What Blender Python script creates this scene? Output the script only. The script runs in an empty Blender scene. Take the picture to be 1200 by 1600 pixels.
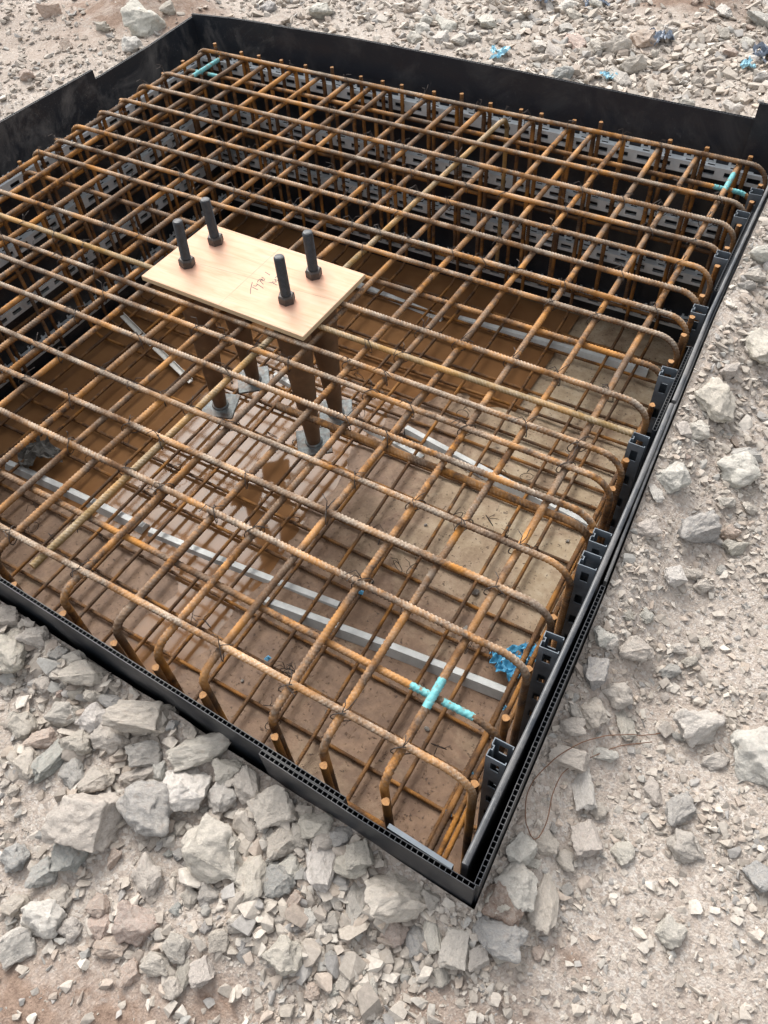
import bpy, bmesh, math, random
import numpy as np
from mathutils import Vector, Matrix, noise
random.seed(11)
rng = np.random.default_rng(7)
scene = bpy.context.scene
C = scene.collection
R = math.radians

# ---------------------------------------------------------------- camera, sky, sun, exposure
# z = 0 is the axis height of the upper layer of top reinforcement; x runs along those bars, y away from the viewer
cam_data = bpy.data.cameras.new('camera')
cam_data.sensor_fit = 'VERTICAL'
cam_data.sensor_height = 36.0
cam_data.lens = 27.0
cam_data.clip_start = 0.02
cam_data.clip_end = 1000
camera = bpy.data.objects.new('camera', cam_data)
C.objects.link(camera)
camera.matrix_world = (Matrix.Translation((0, 0, 1.6)) @ Matrix.Rotation(R(34.1928), 4, 'Z')
                       @ Matrix.Rotation(R(38.1913), 4, 'X') @ Matrix.Rotation(R(-4.7539), 4, 'Z'))
scene.camera = camera

SUN_ELEV, SUN_AZ = 47.0, -50.0      # azimuth clockwise from +y
world = bpy.data.worlds.new('World')
scene.world = world
world.use_nodes = True
wn = world.node_tree
wn.nodes.clear()
sky = wn.nodes.new('ShaderNodeTexSky')
sky.sky_type = 'NISHITA'
sky.sun_disc = False
sky.sun_elevation = R(SUN_ELEV)
sky.sun_rotation = R(SUN_AZ)
sky.air_density = 1.0
sky.dust_density = 4.0
sky.ozone_density = 1.0
hsv = wn.nodes.new('ShaderNodeHueSaturation')
hsv.inputs['Saturation'].default_value = 0.18     # light cloud over the whole sky
bg = wn.nodes.new('ShaderNodeBackground')
bg.inputs['Strength'].default_value = 0.15
wo = wn.nodes.new('ShaderNodeOutputWorld')
wn.links.new(sky.outputs[0], hsv.inputs['Color'])
wn.links.new(hsv.outputs[0], bg.inputs['Color'])
wn.links.new(bg.outputs[0], wo.inputs[0])

sun_data = bpy.data.lights.new('sun', 'SUN')
sun_data.energy = 0.85
sun_data.angle = R(27)
sun_data.color = (1.0, 0.95, 0.88)
sun = bpy.data.objects.new('sun', sun_data)
C.objects.link(sun)
_d = Vector((math.sin(R(SUN_AZ)) * math.cos(R(SUN_ELEV)), math.cos(R(SUN_AZ)) * math.cos(R(SUN_ELEV)), math.sin(R(SUN_ELEV))))
sun.rotation_euler = _d.to_track_quat('Z', 'Y').to_euler()

scene.view_settings.view_transform = 'Standard'
scene.view_settings.look = 'None'
scene.view_settings.gamma = 1
scene.view_settings.use_curve_mapping = False
scene.view_settings.exposure = 1.25
scene.cycles.max_bounces = 8

# ---------------------------------------------------------------- materials
def new_mat(name):
    m = bpy.data.materials.new(name)
    m.use_nodes = True
    nt = m.node_tree
    return m, nt, nt.nodes['Principled BSDF']

class N:
    """short hand for wiring shader nodes"""
    def __init__(self, nt):
        self.nt = nt
    def node(self, t, **kw):
        n = self.nt.nodes.new(t)
        for k, v in kw.items():
            setattr(n, k, v)
        return n
    def link(self, a, b):
        self.nt.links.new(a, b)
    def coord(self, which='Object'):
        return self.node('ShaderNodeTexCoord').outputs[which]
    def noise(self, vec, scale, detail=4, rough=.6, dist=0, dim='3D', w=None):
        n = self.node('ShaderNodeTexNoise', noise_dimensions=dim)
        n.inputs['Scale'].default_value = scale
        n.inputs['Detail'].default_value = detail
        n.inputs['Roughness'].default_value = rough
        n.inputs['Distortion'].default_value = dist
        if vec is not None:
            self.link(vec, n.inputs['Vector'])
        if w is not None:
            self.link(w, n.inputs['W'])
        return n.outputs['Fac']
    def voro(self, vec, scale, feature='F1', out='Distance', rnd=1):
        n = self.node('ShaderNodeTexVoronoi', feature=feature)
        n.inputs['Scale'].default_value = scale
        n.inputs['Randomness'].default_value = rnd
        self.link(vec, n.inputs['Vector'])
        return n.outputs[out]
    def ramp(self, fac, stops, interp='LINEAR'):
        n = self.node('ShaderNodeValToRGB')
        cr = n.color_ramp
        cr.interpolation = interp
        while len(cr.elements) < len(stops):
            cr.elements.new(.5)
        for e, (p, c) in zip(cr.elements, stops):
            e.position = p
            e.color = (c, c, c, 1) if not hasattr(c, '__len__') else (*c, 1)
        self.link(fac, n.inputs[0])
        return n.outputs[0]
    def mix(self, fac, a, b, blend='MIX'):
        n = self.node('ShaderNodeMix', data_type='RGBA', blend_type=blend)
        for sock, v in ((n.inputs[0], fac), (n.inputs[6], a), (n.inputs[7], b)):
            if hasattr(v, 'is_linked') or hasattr(v, 'links'):
                self.link(v, sock)
            elif hasattr(v, '__len__'):
                sock.default_value = (*v, 1) if len(v) == 3 else v
            else:
                sock.default_value = v
        return n.outputs[2]
    def math(self, op, a, b=None, clamp=False):
        n = self.node('ShaderNodeMath', operation=op, use_clamp=clamp)
        for i, v in enumerate((a, b)):
            if v is None:
                continue
            if hasattr(v, 'links'):
                self.link(v, n.inputs[i])
            else:
                n.inputs[i].default_value = v
        return n.outputs[0]
    def remap(self, v, a, b, c=0, d=1):
        n = self.node('ShaderNodeMapRange')
        self.link(v, n.inputs[0])
        for i, x in enumerate((a, b, c, d)):
            n.inputs[i + 1].default_value = x
        return n.outputs[0]
    def offset(self, vec, val, amount=37.0):
        """shift texture space by a per-object random number"""
        m = self.math('MULTIPLY', val, amount)
        cx = self.node('ShaderNodeCombineXYZ')
        for i in range(3):
            self.link(m, cx.inputs[i])
        a = self.node('ShaderNodeVectorMath', operation='ADD')
        self.link(vec, a.inputs[0])
        self.link(cx.outputs[0], a.inputs[1])
        return a.outputs[0]
    def rand(self):
        return self.node('ShaderNodeObjectInfo').outputs['Random']
    def normal_z(self):
        g = self.node('ShaderNodeNewGeometry')
        s = self.node('ShaderNodeSeparateXYZ')
        self.link(g.outputs['Normal'], s.inputs[0])
        return s.outputs[2]
    def bump(self, h, strength, dist):
        n = self.node('ShaderNodeBump')
        n.inputs['Strength'].default_value = strength
        n.inputs['Distance'].default_value = dist
        self.link(h, n.inputs['Height'])
        return n.outputs[0]

def rust_mat(name, dust, dark=0.0, yellow=0.0):
    m, nt, b = new_mat(name)
    n = N(nt)
    v = n.offset(n.coord(), n.rand())
    n1 = n.noise(v, 38, 5, .65)
    base = n.ramp(n1, [(.30, (.030, .016, .009)), (.44, (.105, .045, .013)), (.58, (.27, .115, .022)), (.76, (.47, .215, .048))])
    big = n.noise(v, 3.2, 3, .6)
    base = n.mix(n.ramp(big, [(.40, 0.0), (.56, .85)]), base, (.070, .037, .019))
    base = n.mix(n.ramp(n.noise(v, 11, 4, .7), [(.56, 0.0), (.68, .6)]), base, (.17, .15, .125))
    spark = n.noise(v, 5.5, 2, .5)
    base = n.mix(n.ramp(spark, [(.50, 0.0), (.66, .65)]), base, (.50, .215, .036))
    if yellow:
        base = n.mix(yellow, base, (.40, .28, .09))
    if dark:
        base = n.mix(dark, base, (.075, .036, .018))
    # dried splash dust caught on the upper side of the bar
    up = n.remap(n.normal_z(), -.35, .75)
    dn = n.ramp(n.noise(v, 7, 5, .7), [(.36, 0.0), (.60, 1.0)])
    fine = n.ramp(n.noise(v, 160, 3, .6), [(.35, .35), (.65, 1.0)])
    rib = n.remap(n.node('ShaderNodeAttribute', attribute_name='rib').outputs['Fac'], 0, 1, .5, 1.0)   # less dust in the grooves, painting shade between the ribs
    df = n.math('MULTIPLY', n.math('MULTIPLY', n.math('MULTIPLY', up, rib), dn), n.math('MULTIPLY', fine, dust), True)
    base = n.mix(df, base, (.60, .52, .42))
    n.link(base, b.inputs['Base Color'])
    b.inputs['Roughness'].default_value = .82
    b.inputs['Specular IOR Level'].default_value = .25
    n.link(n.bump(n.noise(v, 420, 3, .6), .35, .0012), b.inputs['Normal'])
    return m

M = {}
M['rust_top'] = rust_mat('rusty bar with dust', .95)
M['rust_mid'] = rust_mat('rusty bar', .38)
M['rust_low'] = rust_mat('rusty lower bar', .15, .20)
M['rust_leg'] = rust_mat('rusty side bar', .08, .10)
M['rust_new'] = rust_mat('yellowish newer bar', .75, 0, .32)

def simple(name, col, rough=.6, metal=0.0, var=.25, scale=30, bump=0.0):
    m, nt, b = new_mat(name)
    n = N(nt)
    v = n.offset(n.coord(), n.rand())
    f = n.noise(v, scale, 5, .6)
    c = n.mix(n.ramp(f, [(.3, 0.0), (.7, 1.0)]), [x * (1 - var) for x in col], [min(1, x * (1 + var)) for x in col])
    n.link(c, b.inputs['Base Color'])
    b.inputs['Roughness'].default_value = rough
    b.inputs['Metallic'].default_value = metal
    if bump:
        n.link(n.bump(f, .4, bump), b.inputs['Normal'])
    return m

M['cut_end'] = simple('sawn bar end', (.30, .145, .045), .7, 0, .3, 200)
def paint_mat():
    m, nt, b = new_mat('turquoise marker paint')
    n = N(nt)
    v = n.offset(n.coord(), n.rand())
    c = n.ramp(n.noise(v, 90, 4, .6), [(.3, (.07, .27, .29)), (.7, (.18, .46, .47))])
    c = n.mix(n.ramp(n.noise(v, 60, 5, .7), [(.54, 0.0), (.62, .9)]), c, (.20, .10, .04))
    n.link(c, b.inputs['Base Color'])
    b.inputs['Roughness'].default_value = .8
    return m
M['paint'] = paint_mat()
M['tie'] = simple('dark tie wire', (.035, .025, .02), .6, .3)
M['wire_rust'] = simple('rusty loose wire', (.13, .06, .03), .8)
M['spacer'] = simple('grey plastic spacer', (.52, .53, .51), .55, 0, .22, 14)
M['white_strip'] = simple('white plastic strip', (.66, .64, .58), .5, 0, .15, 20)
M['blue_film'] = simple('torn blue plastic', (.07, .30, .48), .45, 0, .4, 40)
M['sky_film'] = simple('pale blue plastic', (.25, .48, .58), .45, 0, .3, 40)
M['grey_film'] = simple('grey plastic scrap', (.16, .19, .24), .4, 0, .4, 30)
M['foil'] = simple('crumpled dirty sheet', (.085, .08, .07), .5, 0, .7, 25)
M['steel_dark'] = simple('black bolt steel', (.030, .032, .036), .5, .35, .35, 60, .0004)
M['nut'] = simple('dull brown nut steel', (.055, .045, .040), .55, .35, .35, 60, .0004)
M['pencil'] = simple('pencil', (.06, .055, .06), .7)
M['pencil_line'] = simple('faint pencil', (.36, .26, .17), .7)

def steel_plate():
    m, nt, b = new_mat('weathered anchor plate')
    n = N(nt)
    v = n.offset(n.coord(), n.rand())
    c = n.ramp(n.noise(v, 45, 6, .7), [(.3, (.05, .055, .055)), (.55, (.16, .18, .18)), (.75, (.28, .30, .29))])
    c = n.mix(n.ramp(n.noise(v, 18, 4, .6), [(.5, 0.0), (.7, .7)]), c, (.15, .08, .04))
    n.link(c, b.inputs['Base Color'])
    b.inputs['Roughness'].default_value = .55
    b.inputs['Metallic'].default_value = .2
    return m
M['plate'] = steel_plate()

def sleeve_mat():
    m, nt, b = new_mat('brown coated sleeve')
    n = N(nt)
    v = n.offset(n.coord(), n.rand())
    c = n.ramp(n.noise(v, 12, 5, .65), [(.3, (.10, .056, .028)), (.6, (.18, .10, .052)), (.8, (.30, .175, .085))])
    n.link(c, b.inputs['Base Color'])
    b.inputs['Roughness'].default_value = .55
    return m
M['sleeve'] = sleeve_mat()

def galv():
    m, nt, b = new_mat('grey slotted rail')
    n = N(nt)
    v = n.offset(n.coord(), n.rand())
    c = n.ramp(n.noise(v, 20, 5, .6), [(.3, (.52, .56, .58)), (.7, (.68, .71, .72))])
    c = n.mix(n.ramp(n.noise(v, 6, 5, .7), [(.55, 0.0), (.75, .5)]), c, (.34, .28, .22))
    n.link(c, b.inputs['Base Color'])
    b.inputs['Roughness'].default_value = .5
    b.inputs['Metallic'].default_value = .15
    return m
M['rail'] = galv()
M['channel'] = simple('dark grey slotted channel', (.115, .135, .155), .5, .1, .25, 25)
M['edge_strip'] = simple('grey edge strip', (.13, .15, .17), .7, 0, .2, 25)

def black_plastic(name, dusty, base=(.009, .012, .018), lo=.50):
    m, nt, b = new_mat(name)
    n = N(nt)
    v = n.coord()
    sm = n.ramp(n.noise(v, 3.5, 6, .72, .6), [(lo, 0.0), (lo + .3, dusty)])
    scr = n.ramp(n.noise(v, 22, 4, .7, 1.5), [(.62, 0.0), (.76, dusty * .8)])
    fine = n.ramp(n.noise(v, 300, 2, .5), [(.66, 0.0), (.74, dusty)])
    f = n.math('ADD', n.math('ADD', sm, scr), fine, True)
    n.link(n.mix(f, base, (.27, .25, .23)), b.inputs['Base Color'])
    n.link(n.ramp(f, [(0, .38), (.5, .7)]), b.inputs['Roughness'])
    n.link(n.bump(n.noise(v, 5, 3, .5), .35, .01), b.inputs['Normal'])
    return m
M['panel'] = black_plastic('black twin wall plastic', .48, (.011, .014, .019))
M['panel_clean'] = black_plastic('black twin wall plastic, cleaner', .15)
M['panel_worn'] = black_plastic('scuffed black plastic', .55, (.020, .024, .030), .44)

def plywood():
    m, nt, b = new_mat('pale plywood')
    n = N(nt)
    v = n.coord()
    mp = n.node('ShaderNodeMapping')
    mp.inputs['Scale'].default_value = (2.2, 26, 26)
    n.link(v, mp.inputs[0])
    g = n.noise(mp.outputs[0], 1.6, 6, .65, .8)
    c = n.ramp(g, [(.30, (.50, .30, .19)), (.48, (.57, .38, .26)), (.7, (.61, .435, .315))])
    fl = n.ramp(n.noise(v, 9, 5, .6), [(.5, 0.0), (.75, .35)])
    c = n.mix(fl, c, (.53, .31, .18))
    # oily pink stain round each bolt hole
    for (bx, by) in ((-.245, -.054), (-.239, .104), (.197, -.067), (.199, .093)):
        d = n.node('ShaderNodeVectorMath', operation='DISTANCE')
        n.link(v, d.inputs[0])
        d.inputs[1].default_value = (bx, by, 0)
        wob = n.math('ADD', d.outputs['Value'], n.math('MULTIPLY', n.noise(v, 14, 3, .5), .05))
        f = n.ramp(n.math('MULTIPLY', wob, 6), [(.30, .75), (.62, 0.0)])
        c = n.mix(f, c, (.52, .27, .19))
    # veneers show on the sawn edge
    sp = n.node('ShaderNodeSeparateXYZ')
    n.link(v, sp.inputs[0])
    ply = n.math('FRACT', n.math('MULTIPLY', sp.outputs[2], 280))
    nz = n.math('ABSOLUTE', n.normal_z())
    edge = n.math('LESS_THAN', nz, .5)
    ec = n.mix(n.math('LESS_THAN', ply, .5), (.36, .25, .14), (.54, .42, .27))
    c = n.mix(edge, c, ec)
    n.link(c, b.inputs['Base Color'])
    b.inputs['Roughness'].default_value = .8
    b.inputs['Specular IOR Level'].default_value = .2
    n.link(n.bump(g, .12, .002), b.inputs['Normal'])
    return m
M['plywood'] = plywood()

def stone_mat():
    m, nt, b = new_mat('crushed limestone')
    n = N(nt)
    v = n.offset(n.coord(), n.rand(), 91)
    at = n.node('ShaderNodeAttribute', attribute_type='OBJECT', attribute_name='tone')
    tone = at.outputs['Color']
    nz = n.noise(v, 16, 7, .7)
    sp = n.noise(v, 70, 4, .7)
    k = n.ramp(nz, [(.28, .62), (.50, .98), (.72, 1.28)])
    c = n.mix(1.0, tone, k, 'MULTIPLY')
    c = n.mix(n.ramp(sp, [(.52, 0.0), (.66, .55)]), c, (.66, .63, .58))
    sp2 = n.noise(v, 48, 5, .75)
    c = n.mix(n.ramp(sp2, [(.58, 0.0), (.72, .45)]), c, (.20, .19, .18))
    st = n.noise(v, 5, 4, .6)
    c = n.mix(n.ramp(st, [(.60, 0.0), (.78, .45)]), c, (.36, .23, .15))
    # pale dust lies on the upper faces
    up = n.remap(n.normal_z(), .25, .95)
    df = n.math('MULTIPLY', up, n.ramp(n.noise(v, 9, 5, .65), [(.35, .05), (.65, .60)]))
    c = n.mix(df, c, (.47, .425, .375))
    n.link(c, b.inputs['Base Color'])
    b.inputs['Roughness'].default_value = .9
    b.inputs['Specular IOR Level'].default_value = .2
    h = n.math('ADD', n.math('MULTIPLY', n.noise(v, 60, 8, .75), .8), n.math('MULTIPLY', nz, 1.4))
    n.link(n.bump(h, .9, .0045), b.inputs['Normal'])
    return m
M['stone'] = stone_mat()

def gravel_mat():
    m, nt, b = new_mat('limestone gravel')
    n = N(nt)
    at = n.node('ShaderNodeAttribute', attribute_name='tint')
    v = n.coord()
    k = n.ramp(n.noise(v, 120, 4, .7), [(.3, .78), (.7, 1.16)])
    c = n.mix(1.0, at.outputs['Color'], k, 'MULTIPLY')
    n.link(c, b.inputs['Base Color'])
    b.inputs['Roughness'].default_value = .92
    b.inputs['Specular IOR Level'].default_value = .2
    n.link(n.bump(n.noise(v, 220, 4, .7), .5, .0016), b.inputs['Normal'])
    return m
M['gravel'] = gravel_mat()

def ground_mat():
    m, nt, b = new_mat('dusty quarry ground')
    n = N(nt)
    v = n.coord()
    f = n.noise(v, 60, 8, .75)
    c = n.ramp(f, [(.30, (.25, .205, .172)), (.48, (.37, .318, .272)), (.66, (.475, .42, .365))])
    grit = n.voro(v, 150, 'F1', 'Color')
    gs = n.node('ShaderNodeSeparateColor')
    n.link(grit, gs.inputs[0])
    c = n.mix(n.ramp(gs.outputs[0], [(.55, 0.0), (.9, .55)]), c, (.54, .51, .47))
    c = n.mix(n.ramp(gs.outputs[1], [(.78, 0.0), (.95, .5)]), c, (.20, .18, .165))
    # brown clay showing through in patches
    at = n.node('ShaderNodeAttribute', attribute_name='clay')
    pat = n.ramp(n.noise(v, 7, 6, .7, .4), [(.36, 0.0), (.56, 1.0)])
    c = n.mix(n.ramp(n.noise(v, 2.2, 5, .65, .5), [(.40, 0.0), (.66, .45)]), c, (.30, .245, .205))
    cl = n.math('MULTIPLY', at.outputs['Fac'], n.math('ADD', pat, .25), True)
    c = n.mix(cl, c, n.ramp(f, [(.35, (.160, .110, .084)), (.65, (.29, .21, .16))]))
    n.link(c, b.inputs['Base Color'])
    b.inputs['Roughness'].default_value = .95
    b.inputs['Specular IOR Level'].default_value = .15
    h = n.math('ADD', f, n.math('MULTIPLY', n.voro(v, 190), .35))
    n.link(n.bump(h, .8, .008), b.inputs['Normal'])
    return m
M['ground'] = ground_mat()

def floor_mat():
    m, nt, b = new_mat('blinding concrete with silt')
    n = N(nt)
    v = n.coord()
    f = n.noise(v, 14, 7, .7)
    c = n.ramp(f, [(.3, (.27, .195, .12)), (.5, (.40, .31, .205)), (.7, (.50, .415, .30))])
    sep = n.node('ShaderNodeSeparateXYZ')
    n.link(v, sep.inputs[0])
    # silt is thicker towards the near side and the standing water
    side = n.remap(sep.outputs[1], 1.70, 1.15)
    lx = n.remap(sep.outputs[0], -.80, -1.45)
    sil = n.math('MAXIMUM', n.math('MULTIPLY', side, .95), lx)
    pat = n.ramp(n.noise(v, 3.6, 7, .7, .5), [(.25, .45), (.55, 1.2)])
    s = n.math('MULTIPLY', sil, pat, True)
    wet = n.ramp(n.noise(v, 2.4, 6, .7, .9), [(.44, 0.0), (.66, .75)])
    s = n.math('ADD', s, wet, True)
    c = n.mix(s, c, n.ramp(f, [(.35, (.13, .070, .036)), (.65, (.25, .15, .085))]))
    spk = n.math('MAXIMUM', n.ramp(n.noise(v, 75, 3, .6), [(.61, 0.0), (.68, .8)]), n.ramp(n.noise(v, 28, 4, .7), [(.66, 0.0), (.71, .7)]))
    c = n.mix(spk, c, (.06, .035, .022))
    n.link(c, b.inputs['Base Color'])
    n.link(n.ramp(s, [(0, .85), (1, .6)]), b.inputs['Roughness'])
    n.link(n.bump(n.math('ADD', n.noise(v, 40, 6, .7), spk), .6, .004), b.inputs['Normal'])
    return m
M['floor'] = floor_mat()

def water_mat():
    m, nt, b = new_mat('muddy water')
    n = N(nt)
    v = n.coord()
    c = n.ramp(n.noise(v, 2.5, 4, .6), [(.35, (.17, .082, .034)), (.65, (.235, .122, .054))])
    n.link(c, b.inputs['Base Color'])
    b.inputs['Roughness'].default_value = .06
    b.inputs['IOR'].default_value = 1.33
    b.inputs['Specular IOR Level'].default_value = .23
    n.link(n.bump(n.noise(v, 6, 2, .5), .03, .01), b.inputs['Normal'])
    return m
M['water'] = water_mat()

# ---------------------------------------------------------------- helpers
def link(o, parent=None):
    C.objects.link(o)
    if parent is not None:
        o.parent = parent
    return o
def tag(o, label=None, cat=None, group=None, kind=None):
    if label: o['label'] = label
    if cat: o['category'] = cat
    if group: o['group'] = group
    if kind: o['kind'] = kind
    return o
def empty(name, loc=(0, 0, 0)):
    o = bpy.data.objects.new(name, None)
    o.location = loc
    return link(o)
def mesh_np(name, V, F, mat=None, smooth=False):
    """V (n,3) array, F list/array of equal sized faces or a mixed list"""
    me = bpy.data.meshes.new(name)
    if isinstance(F, np.ndarray):
        k = F.shape[1]
        me.vertices.add(len(V))
        me.vertices.foreach_set('co', np.asarray(V, np.float32).ravel())
        me.loops.add(F.size)
        me.loops.foreach_set('vertex_index', F.astype(np.int32).ravel())
        me.polygons.add(len(F))
        me.polygons.foreach_set('loop_start', np.arange(0, F.size, k, dtype=np.int32))
        me.update(calc_edges=True)
    else:
        me.from_pydata([tuple(v) for v in V], [], [tuple(f) for f in F])
        me.update()
    me.polygons.foreach_set('use_smooth', np.full(len(me.polygons), bool(smooth)))
    if mat is not None:
        me.materials.append(mat)
    return me
def obj(name, me, parent=None):
    return link(bpy.data.objects.new(name, me), parent)

class Mesh:
    """collects boxes and sheets into one part"""
    def __init__(self):
        self.v, self.f = [], []
    def add(self, V, F):
        o = len(self.v)
        self.v += [tuple(p) for p in V]
        self.f += [tuple(i + o for i in f) for f in F]
    def hexa(self, P):           # 8 points: bottom 4 then top 4
        self.add(P, [(3, 2, 1, 0), (4, 5, 6, 7), (0, 1, 5, 4), (1, 2, 6, 5), (2, 3, 7, 6), (3, 0, 4, 7)])
    def box(self, x0, x1, y0, y1, z0, z1):
        self.hexa([(x0, y0, z0), (x1, y0, z0), (x1, y1, z0), (x0, y1, z0), (x0, y0, z1), (x1, y0, z1), (x1, y1, z1), (x0, y1, z1)])
    def build(self, name, mat, parent=None):
        return obj(name, mesh_np(name, self.v, self.f, mat), parent)

def sstep(a, b, x):
    t = np.clip((x - a) / (b - a), 0, 1)
    return t * t * (3 - 2 * t)

def tube(path, r, sides=8, caps=True):
    P = np.asarray(path, float)
    n = len(P)
    T = np.gradient(P, axis=0)
    T /= np.linalg.norm(T, axis=1)[:, None] + 1e-12
    up = np.array([0.0, 0, 1]) if abs(T[0][2]) < .9 else np.array([1.0, 0, 0])
    V = []
    a = np.cross(T[0], up); a /= np.linalg.norm(a)
    rr = np.broadcast_to(np.asarray(r, float), (n,))
    th = np.linspace(0, 2 * np.pi, sides, endpoint=False)
    for i in range(n):
        a = a - T[i] * (a @ T[i]); a /= np.linalg.norm(a)
        b = np.cross(T[i], a)
        V.append(P[i] + rr[i] * (np.cos(th)[:, None] * a + np.sin(th)[:, None] * b))
    V = np.concatenate(V)
    F = []
    for i in range(n - 1):
        for j in range(sides):
            k = (j + 1) % sides
            F.append((i * sides + j, i * sides + k, (i + 1) * sides + k, (i + 1) * sides + j))
    if caps:
        F.append(tuple(range(sides - 1, -1, -1)))
        F.append(tuple(range((n - 1) * sides, n * sides)))
    return V, F

def ribbed(path, r, name, mat, cut=None, seed=0, pitch=.0112, sides=12, wob=0.0):
    """deformed reinforcing bar swept along a polyline in the xz plane (x = along, z = up)"""
    P = np.asarray(path, float)
    seg = np.linalg.norm(np.diff(P, axis=0), axis=1)
    s0 = np.concatenate([[0], np.cumsum(seg)])
    L = s0[-1]
    n = int(L / (pitch / 5)) + 1
    s = np.linspace(0, L, n)
    Q = np.stack([np.interp(s, s0, P[:, k]) for k in range(3)], 1)
    if wob:
        ph = seed * 1.7
        Q[:, 1] += wob * (np.sin(s * 2.1 + ph) + .5 * np.sin(s * 4.7 + 2 * ph))
    T = np.gradient(Q, axis=0)
    T /= np.linalg.norm(T, axis=1)[:, None]
    a = np.tile(np.array([0.0, 1, 0]), (n, 1))
    a -= T * (a * T).sum(1)[:, None]
    a /= np.linalg.norm(a, axis=1)[:, None]
    b = np.cross(T, a)
    roll = .35 + 1.1 * seed
    th = np.linspace(0, 2 * np.pi, sides, endpoint=False) + roll
    tl = th - roll
    side = np.sign(np.sin(tl + .05))
    lean = np.where(side > 0, 1.0, -1.0)
    phase = s[:, None] / pitch + lean[None, :] * (tl % np.pi)[None, :] * .60 + (side[None, :] < 0) * .5
    w = np.cos(2 * np.pi * phase)
    rib = np.clip((w - .05) / .75, 0, 1)
    rib = rib * rib * (3 - 2 * rib) * (.35 + .65 * np.abs(np.sin(tl)))[None, :]
    if isinstance(r, tuple):     # thinner mesh wire in the run, thicker starter legs
        r = (r[0] + (r[1] - r[0]) * sstep(.03, .09, np.abs(Q[:, 2])))[:, None]
    rad = r * (.95 + .23 * rib)
    V = Q[:, None, :] + rad[:, :, None] * (np.cos(th)[None, :, None] * a[:, None, :] + np.sin(th)[None, :, None] * b[:, None, :])
    V = V.reshape(-1, 3)
    i = np.arange(n - 1)[:, None] * sides
    j = np.arange(sides)[None, :]
    k = (j + 1) % sides
    F = np.stack([(i + j), (i + k), (i + sides + k), (i + sides + j)], -1).reshape(-1, 4)
    me = mesh_np(name, V, F, mat, True)
    ra = me.attributes.new('rib', 'FLOAT', 'POINT')
    ra.data.foreach_set('value', rib.astype(np.float32).ravel())
    # sawn ends
    bm = bmesh.new(); bm.from_mesh(me); bm.verts.ensure_lookup_table()
    me.materials.append(cut or M['cut_end'])
    for rng_ in (range(sides - 1, -1, -1), range((n - 1) * sides, n * sides)):
        f = bm.faces.new([bm.verts[q] for q in rng_])
        f.material_index = 1
        f.smooth = False
    bm.to_mesh(me); bm.free()
    return me

def u_path(x0, x1, z, leg0, leg1, rb, up, rb1=None):
    """bar along x from x0 to x1 at height z, legs leg0/leg1 long bent up (+1) or down (-1)"""
    pts = []
    sg = 1 if up else -1
    r1 = rb1 or rb
    if leg0:
        for q in np.linspace(leg0, rb, 6)[:-1]:
            pts.append((x0, 0, z + sg * q))
        for t in np.linspace(math.pi, 1.5 * math.pi, 9):
            pts.append((x0 + rb + rb * math.cos(t), 0, z + sg * (rb + rb * math.sin(t))))
    else:
        pts.append((x0, 0, z))
    if leg1:
        for t in np.linspace(1.5 * math.pi, 2 * math.pi, 9):
            pts.append((x1 - r1 + r1 * math.cos(t), 0, z + sg * (r1 + r1 * math.sin(t))))
        for q in np.linspace(r1, leg1, 6)[1:]:
            pts.append((x1, 0, z + sg * q))
    else:
        pts.append((x1, 0, z))
    return pts

# ---------------------------------------------------------------- ground with the excavated opening
def fbm(x, y, s, seed=0.0, oct=4):
    return noise.fractal(Vector((x * s + seed, y * s - seed, seed * .37)), .9, 2.1, oct)
def right_x(y):      # outer face line of the right wall
    return float(np.interp(y, [.33, 1.1, 1.5, 2.2, 3.0, 3.4], [-.084, -.114, -.138, -.172, -.190, -.194]))
def near_y(x):       # outer face line of the near wall
    return .330 + .027 * min(max(-.1 - x, 0), 3.2)
def ground_z(x, y):
    z = -.20 + .20 * float(sstep(.1, 3.2, y))
    z += .030 * fbm(x, y, 1.6, 3.1, 3) + .012 * fbm(x, y, 7, 9.2, 3)
    z += .10 * math.exp(-((x + 3.72) ** 2 / .12 + (y - 3.56) ** 2 / .04))         # clay mound
    z += .12 * math.exp(-((x + 1.10) ** 2 / .10 + (y - 4.85) ** 2 / .03))
    z += .03 * math.exp(-((y - .12) / .16) ** 2) * float(sstep(.0, -.5, x))        # rubble piled against the near wall
    if y < 1.0 or x > -.4:
        z += .045 * math.exp(-(max(0, near_y(x) - y) / .09) ** 2) * (1 - float(sstep(-.12, .12, x))) + .035 * math.exp(-(max(0, x - right_x(y)) / .09) ** 2) * float(sstep(.15, .45, y))
    return z
HX0, HX1, HY0, HY1 = -3.245, -.088, .330, 3.375
def lines(a, b, step):
    return list(np.arange(a, b, step))
def outward(edge, sign, first, last):
    out, d, p = [], first, edge
    while abs(p) < last:
        d *= 1.45
        p += sign * d
        out.append(p)
    return out
xs = sorted(set(np.round(lines(-6, HX0 - .02, .06) + [HX0] + lines(HX0 + .06, -1.7, .06) + lines(-1.7, HX1 - .01, .026) + [HX1] + lines(HX1 + .026, 1.0, .026)
                         + outward(-6, -1, .08, 220) + outward(1.0, 1, .04, 220), 5)))
ys = sorted(set(np.round(lines(-.6, HY0 - .01, .026) + [HY0] + lines(HY0 + .03, HY1 - .01, .035) + [HY1] + lines(HY1 + .035, 6.6, .045)
                         + outward(-.6, -1, .04, 220) + outward(6.6, 1, .06, 220), 5)))
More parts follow.
